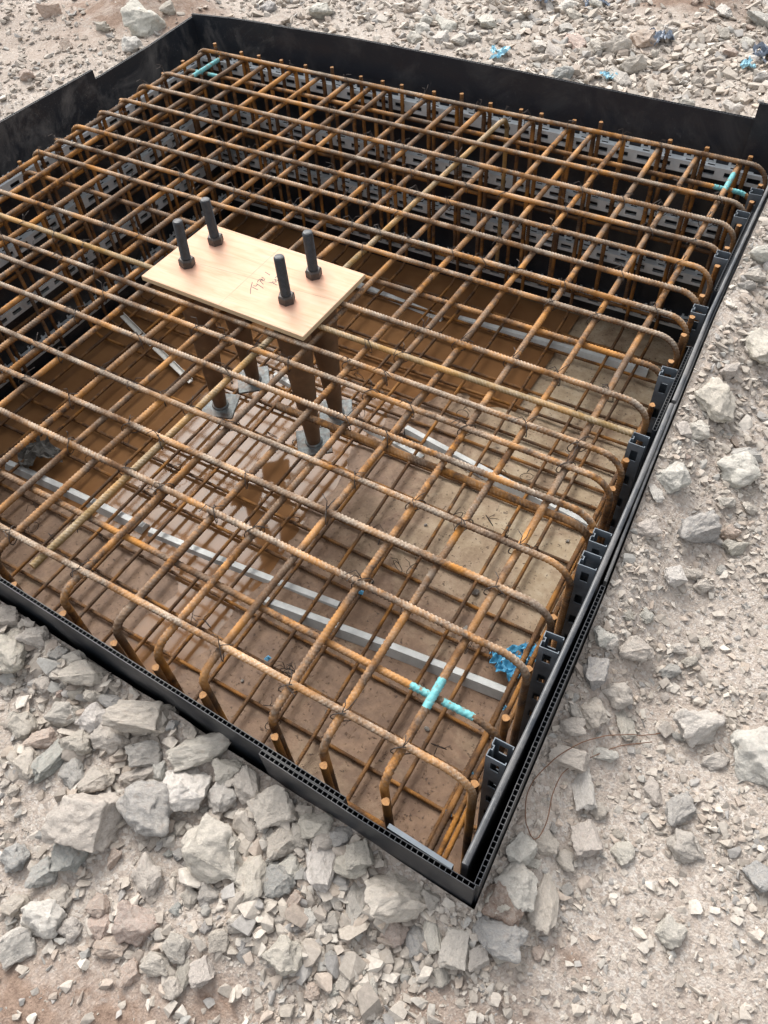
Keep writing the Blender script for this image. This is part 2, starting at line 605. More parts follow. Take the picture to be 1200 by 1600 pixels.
def clay_at(x, y):
    c = 0.0
    for (cx, cy, rx, ry, a) in ((-.80, -.28, .16, .09, 1.0), (-.62, -.17, .14, .06, .9), (-.46, -.06, .10, .05, 1.1), (-.05, .13, .10, .07, .8), (.10, .22, .10, .06, .6),
                                (-3.72, 3.50, .42, .20, 2.0), (-1.10, 4.75, .34, .20, 2.0), (.36, 1.05, .03, .10, .8), (.42, .35, .10, .05, .5),
                                (-3.9, 3.2, .7, .5, .35), (-2.4, 5.6, .9, .6, .5), (.12, .36, .05, .03, .8)):
        c += a * math.exp(-((x - cx) / rx) ** 2 - ((y - cy) / ry) ** 2)
    return min(1.0, c)
GV, GC = [], []
for y in ys:
    for x in xs:
        fx = math.exp(-((x - HX1) / .6) ** 2)
        fy = math.exp(-((y - HY0) / .5) ** 2)
        X = x + fx * (right_x(y) - HX1)
        Y = y + fy * (near_y(x) - HY0)
        GV.append((X, Y, ground_z(X, Y)))
        GC.append(clay_at(X, Y))
nx = len(xs)
GF = []
for j in range(len(ys) - 1):
    for i in range(nx - 1):
        if xs[i] >= HX0 - 1e-4 and xs[i + 1] <= HX1 + 1e-4 and ys[j] >= HY0 - 1e-4 and ys[j + 1] <= HY1 + 1e-4:
            continue
        a = j * nx + i
        GF.append((a, a + 1, a + nx + 1, a + nx))
# earth faces of the excavation behind the panels
def rim(idx):
    base = len(GV)
    for q in idx:
        x, y, z = GV[q]
        GV.append((x, y, -1.15)); GC.append(.6)
    for k in range(len(idx) - 1):
        GF.append((idx[k], idx[k + 1], base + k + 1, base + k))
ix = [i for i, x in enumerate(xs) if HX0 - 1e-4 <= x <= HX1 + 1e-4]
jy = [j for j, y in enumerate(ys) if HY0 - 1e-4 <= y <= HY1 + 1e-4]
rim([jy[0] * nx + i for i in ix][::-1]); rim([jy[-1] * nx + i for i in ix])
rim([j * nx + ix[0] for j in jy]); rim([j * nx + ix[-1] for j in jy][::-1])
gm = mesh_np('ground', np.array(GV), np.array(GF), M['ground'], True)
ca = gm.attributes.new('clay', 'FLOAT', 'POINT')
ca.data.foreach_set('value', np.array(GC, np.float32))
tag(obj('ground', gm), kind='structure')

# pit floor and standing water
FX = np.arange(-3.26, -.05, .03); FY = np.arange(.28, 3.42, .03)
def floor_z(x, y):
    return (-1.014 + .034 * float(sstep(-1.62, -1.30, x + .17 * fbm(x, y, 1.5, 5, 4))) * (1 - .6 * float(sstep(2.2, 2.9, y)))
            + .030 * float(1 - sstep(.95, 1.30, y + .08 * fbm(x, y, 2.5, 8, 3))) * float(sstep(-1.2, -1.8, x)) + .004 * fbm(x, y, 5, 2, 4))
FV = [(x, y, floor_z(x, y)) for y in FY for x in FX]
nf = len(FX)
FF = np.array([(j * nf + i, j * nf + i + 1, (j + 1) * nf + i + 1, (j + 1) * nf + i) for j in range(len(FY) - 1) for i in range(nf - 1)])
tag(obj('pit_floor', mesh_np('pit_floor', np.array(FV), FF, M['floor'], True)), kind='structure')
WX = np.linspace(-3.2, -.9, 24); WY = np.linspace(.45, 3.3, 30)
wv = np.array([(x, y, -.9875) for y in WY for x in WX])
wf = np.array([(j * 24 + i, j * 24 + i + 1, (j + 1) * 24 + i + 1, (j + 1) * 24 + i) for j in range(29) for i in range(23)])
tag(obj('puddle_water', mesh_np('puddle_water', wv, wf, M['water'], True)), kind='structure')

# ---------------------------------------------------------------- formwork: black twin wall panels, slotted rails and channels
def twinwall(name, path, zb, ztops, thick, parent, mat, pitch=.0125, skin=.0013):
    """corrugated plastic sheet: two skins joined by webs, cells open at the top.  path: centre line (x, y)"""
    P = np.array(path, float)
    seg = np.linalg.norm(np.diff(P, axis=0), axis=1)
    s0 = np.concatenate([[0], np.cumsum(seg)])
    n = max(2, int(s0[-1] / pitch) + 1)
    s = np.linspace(0, s0[-1], n)
    Q = np.stack([np.interp(s, s0, P[:, 0]), np.interp(s, s0, P[:, 1])], 1)
    Z = np.interp(s, s0, ztops)
    T = np.gradient(Q, axis=0); T /= np.linalg.norm(T, axis=1)[:, None]
    Nn = np.stack([-T[:, 1], T[:, 0]], 1)
    m = Mesh()
    h = thick / 2
    for sgn in (1, -1):
        o, i_ = h * sgn, (h - skin) * sgn
        V = []
        for k in range(n):
            for d in (o, i_):
                p = Q[k] + Nn[k] * d
                V += [(p[0], p[1], zb), (p[0], p[1], Z[k])]
        F = []
        for k in range(n - 1):
            a, b = 4 * k, 4 * k + 4
            F += [(a, b, b + 1, a + 1), (a + 2, a + 3, b + 3, b + 2), (a + 1, b + 1, b + 3, a + 3)]
        F += [(0, 1, 3, 2), (4 * n - 4, 4 * n - 2, 4 * n - 1, 4 * n - 3)]
        m.add(V, F)
    w = skin * .45
    for k in range(n):
        p, t, nn = Q[k], T[k] * w, Nn[k] * (h - skin * .5)
        c = [p - t - nn, p + t - nn, p + t + nn, p - t + nn]
        zt = Z[k] - .0008
        m.hexa([(q[0], q[1], zb) for q in c] + [(q[0], q[1], zt) for q in c])
    return m.build(name, mat, parent)

def solid_sheet(name, path, zb, ztops, thick, parent, mat):
    """sheet with a rounded closed top edge"""
    P = np.array(path, float)
    n = 60
    seg = np.linalg.norm(np.diff(P, axis=0), axis=1)
    s0 = np.concatenate([[0], np.cumsum(seg)])
    s = np.linspace(0, s0[-1], n)
    Q = np.stack([np.interp(s, s0, P[:, 0]), np.interp(s, s0, P[:, 1])], 1)
    Z = np.interp(s, s0, ztops)
    T = np.gradient(Q, axis=0); T /= np.linalg.norm(T, axis=1)[:, None]
    Nn = np.stack([-T[:, 1], T[:, 0]], 1)
    h = thick / 2
    prof = [(-h, None)] + [(-h * math.cos(t), h * .6 * math.sin(t) - h * .6) for t in np.linspace(0, math.pi, 8)] + [(h, None)]
    V, F = [], []
    for k in range(n):
        z_ = Z[k] + .0012 * math.sin(k * 1.9) + .0009 * math.sin(k * .83)
        for d, dz in prof:
            p = Q[k] + Nn[k] * d
            V.append((p[0], p[1], zb if dz is None else z_ + dz))
    c = len(prof)
    for k in range(n - 1):
        for j in range(c - 1):
            F.append((k * c + j, k * c + j + 1, (k + 1) * c + j + 1, (k + 1) * c + j))
    F += [tuple(range(c)), tuple(range(n * c - 1, n * c - c - 1, -1))]
    me = mesh_np(name, V, F, mat, False)
    bm = bmesh.new(); bm.from_mesh(me); bmesh.ops.recalc_face_normals(bm, faces=bm.faces); bm.to_mesh(me); bm.free()
    return obj(name, me, parent)

def slotted_face(m, org, u, v, w, lu, lv, slot_u, slot_v, pitch, t, off=0.0):
    """thin plate lu x lv spanned by unit vectors u, v (normal w, thickness t) with a row of slots along u"""
    org, u, v, w = (np.array(q, float) for q in (org, u, v, w))
    cuts = [0.0]
    s = off
    while s + slot_u < lu - .004:
        if s > .004:
            cuts += [s, s + slot_u]
        s += pitch
    cuts.append(lu)
    v0, v1 = (lv - slot_v) / 2, (lv + slot_v) / 2
    def plate(a, b, c, d):
        P = [org + u * x + v * y for x, y in ((a, c), (b, c), (b, d), (a, d))]
        m.hexa([tuple(p) for p in P] + [tuple(p + w * t) for p in P])
    plate(0, lu, 0, v0)
    plate(0, lu, v1, lv)
    for k in range(0, len(cuts), 2):
        plate(cuts[k], cuts[k + 1], v0, v1)

def rail_mesh(length, tabs=True):
    """horizontal slotted rail: x along, y from room side (0) to wall (+), top of the face at z = 0"""
    m = Mesh()
    slotted_face(m, (0, 0, -.050), (1, 0, 0), (0, 0, 1), (0, 1, 0), length, .050, .052, .020, .092, .002, .03)
    slotted_face(m, (0, .0022, -.0022), (1, 0, 0), (0, 1, 0), (0, 0, 1), length, .034, .030, .012, .092, .002, .045)
    m.box(0, length, .0022, .036, -.050, -.048)
    if tabs:
        s = .030
        while s < length - .05:
            for a, b in ((0, .013), (.030, .043)):
                m.hexa([(s + a, .030, 0), (s + b, .030, 0), (s + b, .032, 0), (s + a, .032, 0),
                        (s + a + .002, .030, .020), (s + b - .002, .030, .020), (s + b - .002, .032, .020), (s + a + .002, .032, .020)])
            m.box(s + .0132, s + .0298, .030, .032, .0002, .009)
            s += .092
    return mesh_np('slotted_rail', m.v, m.f, M['rail'])

def channel_mesh(h):
    """upright slotted channel 46 x 46 mm, open towards the wall (+x), top at z = 0"""
    m = Mesh()
    a, t = .046, .0022
    for y, w in ((-.023, 1), (.023 - t, 1)):
        slotted_face(m, (-a, y, -h), (0, 0, 1), (1, 0, 0), (0, 1, 0), h, a, .040, .020, .105, t, h - .065 - .105 * int((h - .07) / .105))
    # back face with a shallow groove
    for y0, y1, x in ((-.023 + t, -.006, -a), (.006, .023 - t, -a), (-.0062, .0062, -a + .006)):
        m.box(x, x + t, y0, y1, -h, 0)
    for y in (-.0062, .004):
        m.box(-a + t, -a + .006, y, y + t, -h, 0)
    for y0, y1 in ((-.023 + t, -.016), (.016, .023 - t)):
        m.box(-t, 0, y0, y1, -h, -.0005)
    return mesh_np('slotted_channel', m.v, m.f, M['channel'])

wall_far = tag(empty('formwork_wall', (-1.7, 3.34, -1.0)), 'long black plastic formwork wall along the far side of the pit', 'formwork wall', 'formwork walls')
wall_left = tag(empty('formwork_wall', (-3.22, 1.9, -1.0)), 'black plastic formwork wall on the left with two overlapping sheets', 'formwork wall', 'formwork walls')
wall_right = tag(empty('formwork_wall', (-.15, 1.9, -1.0)), 'right formwork wall with scuffed top and upright slotted channels', 'formwork wall', 'formwork walls')
wall_near = tag(empty('formwork_wall', (-1.0, .35, -1.0)), 'low near formwork wall of fluted black plastic behind the rubble heap', 'formwork wall', 'formwork walls')
def into(o, p):
    o.parent = p
    o.matrix_parent_inverse = Matrix.Translation(p.location).inverted()
    return o
ZB = -1.05
# far wall, three sheets
into(twinwall('plastic_panel', [(-3.225, 3.352), (-2.95, 3.353), (-2.64, 3.352)], ZB, [.103, .118, .125], .012, None, M['panel']), wall_far)
into(twinwall('plastic_panel', [(-2.69, 3.338), (-2.24, 3.336), (-1.4, 3.345), (-.8, 3.338), (-.20, 3.335)], ZB, [.127, .137, .124, .117, .114], .012, None, M['panel_clean']), wall_far)
into(twinwall('plastic_panel', [(-.365, 3.322), (-.195, 3.320)], ZB, [.180, .186], .012, None, M['panel_clean']), wall_far)
# left wall, two sheets
into(twinwall('plastic_panel', [(-3.232, 2.52), (-3.233, 3.0), (-3.228, 3.36)], ZB, [.062, .070, .090], .012, None, M['panel']), wall_left)
into(twinwall('plastic_panel', [(-3.224, .36), (-3.222, 1.2), (-3.220, 2.03), (-3.216, 2.60)], ZB, [.05, .09, .111, .112], .012, None, M['panel']), wall_left)
# near wall, two fluted sheets that overlap
into(twinwall('plastic_panel', [(-.094, .340), (-.35, .342), (-.61, .351)], ZB, [-.002, .0, .001], .011, None, M['panel']), wall_near)
into(twinwall('plastic_panel', [(-.40, .357), (-.61, .364), (-1.0, .374), (-1.45, .388), (-3.22, .43)], ZB, [-.004, -.002, .0, .0, .02], .011, None, M['panel']), wall_near)
# right wall
def band_x(y):
    return float(np.interp(y, [.34, .7, 1.1, 1.5, 2.2, 3.0, 3.3], [-.128, -.133, -.142, -.158, -.193, -.211, -.214]))
into(solid_sheet('plastic_panel', [(band_x(y), y) for y in np.linspace(.366, 1.78, 10)], ZB, [.004] * 10, .014, None, M['panel_worn']), wall_right)
into(solid_sheet('plastic_panel', [(band_x(y) + .003, y) for y in np.linspace(1.79, 3.31, 12)], ZB, list(np.linspace(.006, .05, 12)), .013, None, M['panel_worn']), wall_right)
into(twinwall('plastic_panel', [(-.093, .346), (-.108, .70), (-.123, 1.10)], ZB, [-.003, 0, -.006], .011, None, M['panel']), wall_right)
into(solid_sheet('plastic_panel', [(right_x(y) - .009, y) for y in np.linspace(1.12, 3.30, 12)], ZB, list(np.linspace(-.012, .02, 12)), .008, None, M['panel_worn']), wall_right)
into(twinwall('plastic_panel', [(band_x(1.66) - .017, 1.66), (band_x(2.05) - .012, 2.05)], ZB, [-.004, 0], .011, None, M['panel']), wall_right)
into(twinwall('plastic_panel', [(band_x(2.35) - .012, 2.35), (band_x(2.85) - .012, 2.85)], ZB, [.008, .016], .011, None, M['panel']), wall_right)

# rails: far wall, left wall, near wall
far_rail, left_rail = rail_mesh(2.98), rail_mesh(2.86)
for z in (-.080, -.335, -.585, -.840):
    o = obj('slotted_rail', far_rail)
    o.location = (-3.20, 3.292, z); into(o, wall_far)
    o = obj('slotted_rail', left_rail)
    o.rotation_euler = (0, 0, R(90)); o.location = (-3.172, .42, z - .015); into(o, wall_left)
m = Mesh()
m.box(0, .15, .0, .010, -.003, 0); m.box(0, .15, 0, .003, -.05, -.0032)
near_rail = mesh_np('slotted_rail', m.v, m.f, M['edge_strip'])
for x0, z in ((-.150, -.030),):
    o = obj('slotted_rail', near_rail)
    o.rotation_euler = (0, 0, R(180) - math.atan(.036)); o.location = (x0, near_y(x0) + .031, z); into(o, wall_near)
chan = channel_mesh(.98)
for i, y in enumerate((.605, .897, 1.150, 1.235, 1.600, 1.900, 2.243, 2.560, 2.828, 3.018)):
    o = obj('slotted_channel', chan)
    o.location = (band_x(y) - (.021 if 1.6 <= y <= 1.95 or 2.3 < y < 2.87 else .0105), y, -.004 + .004 * ((i * 7) % 3) + .006 * max(0, y - 1.6))
    o.rotation_euler = (0, R(((i * 5) % 3 - 1) * .5), R(2 + ((i * 3) % 4 - 1.5) * 1.4))
    into(o, wall_right)

# ---------------------------------------------------------------- reinforcement cage
cage = tag(empty('rebar_cage', (0, 0, 0)), 'rusty steel reinforcement cage filling the black formwork pit', 'rebar cage')
XL, RB = -3.125, .075
def xr(y):
    return max(-.168 - .030 * y, -.240)
# top upper layer (A): hooks down on both sides
A_len = 2.90
matA = M['rust_top']
meshA = [ribbed(u_path(0, A_len, 0, .86, .86, RB, False), .0089, 'rebar', matA, seed=k, wob=.0022) for k in range(3)]
A_Y = [3.215, 2.915, 2.765, 2.606, 2.465, 2.312, 2.176, 2.060, 1.745, 1.505, 1.420, 1.285, 1.108, .966, .828, .508]
bars = {}
for i, y in enumerate(A_Y):
    o = obj('rebar', meshA[i % 3], cage)
    x1 = xr(y)
    xl = XL + .012 * math.sin(i * 2.3)
    o.location = (xl, y, .0015 * math.sin(i * 1.7))
    o.scale = ((x1 - xl) / A_len, 1, 1)
    o.rotation_euler = (0, 0, R(.22 * math.sin(i * 3.1)))
    bars['A', y] = o
short = ribbed([(0, 0, 0), (2.86, 0, 0)], .0090, 'rebar', M['rust_new'], seed=4, wob=.002)
o = obj('rebar', short, cage); o.location = (-3.09, 1.612, 0)
# carrier bars under the B layer
meshC = [ribbed(u_path(0, A_len, 0, .80, .80, RB, False), .0092, 'rebar', M['rust_mid'], seed=6 + k, wob=.002) for k in range(2)]
for i, y in enumerate((3.070, 1.957, .662)):
    o = obj('rebar', meshC[i % 2], cage)
    o.location = (XL + .02, y, -.0400)
    o.scale = ((xr(y) - XL - .02) / A_len, 1, 1)
    bars['C', y] = o
o = obj('rebar', ribbed(u_path(0, 1.02, 0, 0, .80, RB, False), .0110, 'rebar', M['rust_mid'], seed=9, wob=.002), cage)
o.location = (xr(1.26) - 1.02, 1.272, -.0400); o.rotation_euler = (0, 0, R(.25))
# second layer (B): hooks down on near and far side; (x near, x far)
B_len = 2.82
meshB = [ribbed(u_path(0, B_len, 0, .84, .80, .042, False, .034), .0098, 'rebar', M['rust_mid'], seed=10 + k, wob=.0025) for k in range(3)]
B_X = [(-3.045, -3.082), (-2.94, -2.955), (-2.82, -2.829), (-2.68, -2.691), (-2.51, -2.523), (-2.36, -2.356), (-2.20, -2.196), (-2.085, -2.067), (-1.985, -1.978),
       (-1.815, -1.854), (-1.795, -1.771), (-1.660, -1.622), (-1.556, -1.487), (-1.440, -1.366), (-1.300, -1.245), (-1.118, -1.078), (-.982, -.968), (-.842, -.836),
       (-.640, -.680), (-.500, -.521), (-.346, -.356)]
def lay_y(o, xa, xb, y0, y1, z, L):
    """place a bar modelled along +x so that it runs from (xa, y0) to (xb, y1)"""
    d = math.hypot(xb - xa, y1 - y0)
    o.location = (xa, y0, z)
    o.rotation_euler = (0, 0, math.atan2(y1 - y0, xb - xa))
    o.scale = (d / L, 1, 1)
for i, (xa, xb) in enumerate(B_X):
    if i == 9:
        continue
    if i == 13:      # lapped shorter bar, cut off before the near wall
        me = ribbed([(0, 0, 0), (2.70, 0, 0), (2.75, 0, -.01), (2.78, 0, -.05), (2.785, 0, -.8)], .0099, 'rebar', M['rust_new'], seed=14, wob=.002)
        o = obj('rebar', me, cage)
        lay_y(o, xa, xb, .462, 3.245, -.0198, 2.785)
        bars['B', i] = o
        continue
    o = obj('rebar', meshB[i % 3], cage)
    lay_y(o, xa - .006, xb, .432, 3.258, -.0198 - .0012 * math.sin(i * 1.3), B_len)
    bars['B', i] = o
# laps on the right-most bars
for (x, ya, yb, k) in ((-.312, .10, .0, 0),):
    pass
# bottom mat
ZA, ZBm = -.9665, -.9435
botA = [ribbed(u_path(0, A_len, 0, .95, dz, .07, True), (.0070, .0088), 'rebar', M['rust_low'], seed=20 + k, wob=.002) for k, dz in enumerate((.905, .925, .96))]
for i, y in enumerate([.535, .690, .853, .990, 1.262, 1.448, 1.540, 1.790, 1.98, 2.092, 2.203, 2.338, 2.495, 2.634, 2.795, 2.945, 3.10]):
    o = obj('rebar', botA[0 if y < 1 else 1 if y < 1.9 else 2], cage)
    x0, x1 = XL + .008, xr(y) - .004
    o.location = (x0, y, ZA)
    o.scale = ((x1 - x0) / A_len, 1, 1)
    o.rotation_euler = (0, 0, R(.3 * math.sin(i * 2.2)))
botB = [ribbed(u_path(0, B_len, 0, .886, .955 + .015 * k, .07, True), (.0070, .0088), 'rebar', M['rust_low'], seed=30 + k, wob=.002) for k in range(2)]
for i, (xa, xb) in enumerate([(-3.02, -3.017), (-2.86, -2.852), (-2.74, -2.741), (-2.60, -2.603), (-2.45, -2.457), (-2.30, -2.297), (-2.14, -2.137), (-2.02, -2.017), (-1.91, -1.913),
                              (-1.75, -1.743), (-1.62, -1.599), (-1.47, -1.458), (-1.288, -1.31), (-1.112, -1.214), (-.976, -1.064), (-.832, -.945), (-.622, -.650), (-.490, -.500), (-.332, -.330)]):
    o = obj('rebar', botB[1 if i % 5 == 0 else 0], cage)
    lay_y(o, xa, xb, .408, 3.252, ZBm, B_len)
# side bars round the perimeter
sideX = ribbed([(0, 0, 0), (2.80, 0, 0)], .0085, 'rebar', M['rust_leg'], seed=40, wob=.004)
for z in (-.20, -.44, -.66, -.84):
    for y in (3.272, .448):
        if y < 1 and z > -.3:
            continue
        o = obj('rebar', sideX, cage); o.location = (-3.08, y, z + (.02 if y < 1 else 0))
    for x in (-3.147, -.262):
        if x > -1 and z > -.3:
            continue
        o = obj('rebar', sideX, cage); o.location = (x, .44, z - .022); o.rotation_euler = (0, 0, R(90 + (.6 if x > -1 else 0)))

# blue paint where the set-out bars cross
def paint(bar, ranges, axis):
    """spray paint on stretches of one bar, ragged at both ends (ranges along the bar's own length)"""
    me = bar.data = bar.data.copy()
    me.materials.append(M['paint'])
    n = len(me.polygons)
    c = np.empty(n * 3, np.float32); me.polygons.foreach_get('center', c); c = c.reshape(-1, 3)
    mi = np.zeros(n, np.int32); me.polygons.foreach_get('material_index', mi)
    wob = np.array([noise.noise(Vector((p[0] * 60, p[1] * 200, p[2] * 200))) for p in c]) * .008
    s = c[:, 0]
    for lo, hi in ranges:
        mi[(s > lo + wob) & (s < hi + wob) & (c[:, 2] > -.03)] = 2
    me.polygons.foreach_set('material_index', mi)
def bx(i, y):
    xa, xb = B_X[i]
    return xa + (xb - xa) * (y - .428) / 2.82
def along(bar, lo, hi, axis):
    o0 = bar.location[axis]
    return ((lo - o0) / bar.scale[0], (hi - o0) / bar.scale[0])
for key, rs in ((('C', .662), ((-.412, -.362), (-.330, -.252))), (('C', 3.070), ((-.405, -.372), (-.335, -.285), (-3.01, -2.96), (-2.93, -2.87)))):
    paint(bars[key], [along(bars[key], lo, hi, 0) for lo, hi in rs], 0)
for key, rs in ((('B', 20), ((.618, .700), (3.02, 3.15))), (('B', 1), ((2.98, 3.19),))):
    paint(bars[key], [along(bars[key], lo, hi, 1) for lo, hi in rs], 1)

# tie wires at crossings
def tie_mesh(seed):
    r = random.Random(seed)
    m = Mesh()
    a = [(.021 * math.cos(t), .021 * math.cos(t) * .9, .021 * math.sin(t) - .012) for t in np.linspace(-.6, 2.2 * math.pi - .3, 16)]
    V, F = tube(a, .0014, 5); m.add(V, F)
    for k in range(2):
        ang = r.uniform(0, 6.28); l = r.uniform(.02, .045)
        p = [(.0, .0, .012), (.4 * l * math.cos(ang), .4 * l * math.sin(ang), .018 + .3 * l), (l * math.cos(ang + .5), l * math.sin(ang + .5), .016 + r.uniform(-.1, .6) * l)]
        V, F = tube(p, .0012, 5); m.add(V, F)
    return mesh_np('tie_wire', m.v, m.f, M['tie'])
ties = [tie_mesh(k) for k in range(5)]
cross = [(y, i) for y in A_Y + [1.612] for i in range(len(B_X)) if i != 9]
random.shuffle(cross)
for q, (y, i) in enumerate(cross[:185]):
    x = bx(i, y)
    if -2.0 < x < -1.25 and 1.5 < y < 1.9:
        continue
    o = obj('tie_wire', ties[q % 5], cage)
    o.location = (x, y, 0)
    o.rotation_euler = (0, 0, random.choice((0, 1.57, 3.14, 4.71)) + random.uniform(-.3, .3))
low_y = [.690, .853, .990, 1.262, 1.448, 1.540, 1.790, 2.092, 2.338]
for q in range(45):
    o = obj('tie_wire', ties[q % 5], cage)
    o.location = (random.uniform(-2.6, -.25), random.choice(low_y) + random.uniform(-.03, .03), ZBm + .012)
    o.rotation_euler = (random.uniform(-.4, .4), random.uniform(-.4, .4), random.uniform(0, 6.28))

# blue marker tags on bottom bars
m = Mesh()
for k in range(3):
    m.box(-.010 + .004 * k, .012 - .003 * k, -.008 + .003 * k, .009 - .002 * k, .001 + .004 * k, .004 + .004 * k)
tagm = mesh_np('marker_tag', m.v, m.f, M['blue_film'])
for (x, y) in ((-.318, .690), (-.318, .99), (-.318, .84), (-1.15, .853), (-1.32, .853), (-.318, 1.10), (-.22, 1.55), (-1.0, 1.262)):
    o = obj('marker_tag', tagm, cage)
    o.location = (x, y, ZBm + .010); o.rotation_euler = (0, .2, random.uniform(0, 3))

# ---------------------------------------------------------------- plywood template with four holding-down bolts
ZT = .033
T0 = (-1.628, 1.704)
m = Mesh()
cor = [(-1.281, 1.509), (-1.276, 1.885), (-1.978, 1.899), (-1.982, 1.525)]
bm = bmesh.new()
bv = [bm.verts.new((x - T0[0], y - T0[1], z)) for z in (-.009, .009) for x, y in cor]
for f in ((3, 2, 1, 0), (4, 5, 6, 7), (0, 1, 5, 4), (1, 2, 6, 5), (2, 3, 7, 6), (3, 0, 4, 7)):
    bm.faces.new([bv[k] for k in f])
bmesh.ops.bevel(bm, geom=list(bm.edges), offset=.0012, segments=2, affect='EDGES')
bmesh.ops.recalc_face_normals(bm, faces=bm.faces)
me = bpy.data.meshes.new('plywood_template'); bm.to_mesh(me); bm.free()
me.materials.append(M['plywood'])
template = tag(obj('plywood_template', me), 'pale plywood bolt template with handwriting lying on the top bars', 'template')
template.location = (T0[0], T0[1], ZT - .009)
def stroke(m, pts, w):
    P = [Vector((x - T0[0], y - T0[1], 0)) for x, y in pts]
    for a, b in zip(P[:-1], P[1:]):
        d = (b - a).normalized(); nn = Vector((-d.y, d.x, 0)) * w / 2
        a2, b2 = a - d * w * .3, b + d * w * .3
        q = [a2 - nn, b2 - nn, b2 + nn, a2 + nn]
        m.hexa([(p.x, p.y, .0088) for p in q] + [(p.x, p.y, .0096) for p in q])
WR = [[(-1.602, 1.671), (-1.594, 1.655), (-1.582, 1.634), (-1.569, 1.616)], [(-1.587, 1.649), (-1.559, 1.645)], [(-1.587, 1.657), (-1.577, 1.659), (-1.579, 1.67)],
      [(-1.583, 1.671), (-1.548, 1.661)], [(-1.586, 1.68), (-1.59, 1.687), (-1.59, 1.696), (-1.585, 1.701), (-1.58, 1.688)], [(-1.583, 1.69), (-1.561, 1.679)],
      [(-1.585, 1.699), (-1.575, 1.695), (-1.571, 1.7), (-1.576, 1.708)], [(-1.59, 1.709), (-1.584, 1.71), (-1.579, 1.702), (-1.584, 1.696)], [(-1.596, 1.739), (-1.572, 1.733)]]
WM = [[(-1.549, 1.695), (-1.538, 1.701), (-1.516, 1.696)], [(-1.541, 1.705), (-1.536, 1.705), (-1.528, 1.71), (-1.542, 1.72)], [(-1.542, 1.72), (-1.522, 1.718)],
      [(-1.545, 1.728), (-1.545, 1.742), (-1.536, 1.735), (-1.532, 1.734)]]
for strokes in (WR, WM):
    m = Mesh()
    for s in strokes:
        stroke(m, s, .0022)
    o = m.build('handwriting', M['pencil'], template)
for s in ([(-1.630, 1.519), (-1.634, 1.888)], [(-1.90, 1.671), (-1.284, 1.714)]):
    m = Mesh(); stroke(m, s, .0016)
    m.v = [(x, y, z - .0003) for x, y, z in m.v]
    m.build('pencil_line', M['pencil_line'], template)

# bolt meshes, shared
def revolve(prof, sides=20, thread=None):
    V, F = [], []
    for (r, z) in prof:
        for j in range(sides):
            t = 2 * math.pi * j / sides
            rr = r
            if thread and z > thread[1]:
                rr = r - .0016 * (.5 + .5 * math.cos(2 * math.pi * (z / thread[0] - j / sides)))
            V.append((rr * math.cos(t), rr * math.sin(t), z))
    n = len(prof)
    for i in range(n - 1):
        for j in range(sides):
            k = (j + 1) % sides
            F.append((i * sides + j, i * sides + k, (i + 1) * sides + k, (i + 1) * sides + j))
    F.append(tuple(range(sides - 1, -1, -1))); F.append(tuple(range((n - 1) * sides, n * sides)))
    return V, F
prof = [(.0175, -.72), (.0175, .03)] + [(.0178, z) for z in np.arange(.0312, .174, .0012)] + [(.0165, .1755), (.014, .1775)]
V, F = revolve(prof, 20, (.0048, .03))
rod_me = mesh_np('threaded_rod', V, F, M['steel_dark'], True); rod_me.set_sharp_from_angle(angle=R(50))
bm = bmesh.new()
rh = .0290
ring = [[bm.verts.new((r * math.cos(math.pi / 3 * k + o_), r * math.sin(math.pi / 3 * k + o_), z)) for k in range(6)] for r, z, o_ in ((rh * .95, 0, 0), (rh, .003, 0), (rh, .026, 0), (rh * .86, .031, 0))]
for a, b in zip(ring[:-1], ring[1:]):
    for k in range(6):
        bm.faces.new((a[k], a[(k + 1) % 6], b[(k + 1) % 6], b[k]))
bm.faces.new(ring[0][::-1]); bm.faces.new(ring[-1])
nut_me = bpy.data.meshes.new('hex_nut'); bm.to_mesh(nut_me); bm.free(); nut_me.materials.append(M['nut'])
V, F = revolve([(.026, -.710), (.028, -.708), (.041, -.48), (.055, -.24), (.067, -.055), (.067, -.050), (.058, -.049)], 28)
sleeve_me = mesh_np('tapered_sleeve', V, F, M['sleeve'], True); sleeve_me.set_sharp_from_angle(angle=R(40))
bm = bmesh.new()
bmesh.ops.create_cube(bm, size=1, matrix=Matrix.Diagonal((.140, .140, .010, 1)))
bmesh.ops.bevel(bm, geom=list(bm.edges), offset=.0015, segments=1, affect='EDGES')
plate_me = bpy.data.meshes.new('anchor_plate'); bm.to_mesh(plate_me); bm.free(); plate_me.materials.append(M['plate'])
V, F = revolve([(.036, 0), (.036, .004), (.030, .007)], 24)
weld_me = mesh_np('weld_collar', V, F, M['plate'], True)
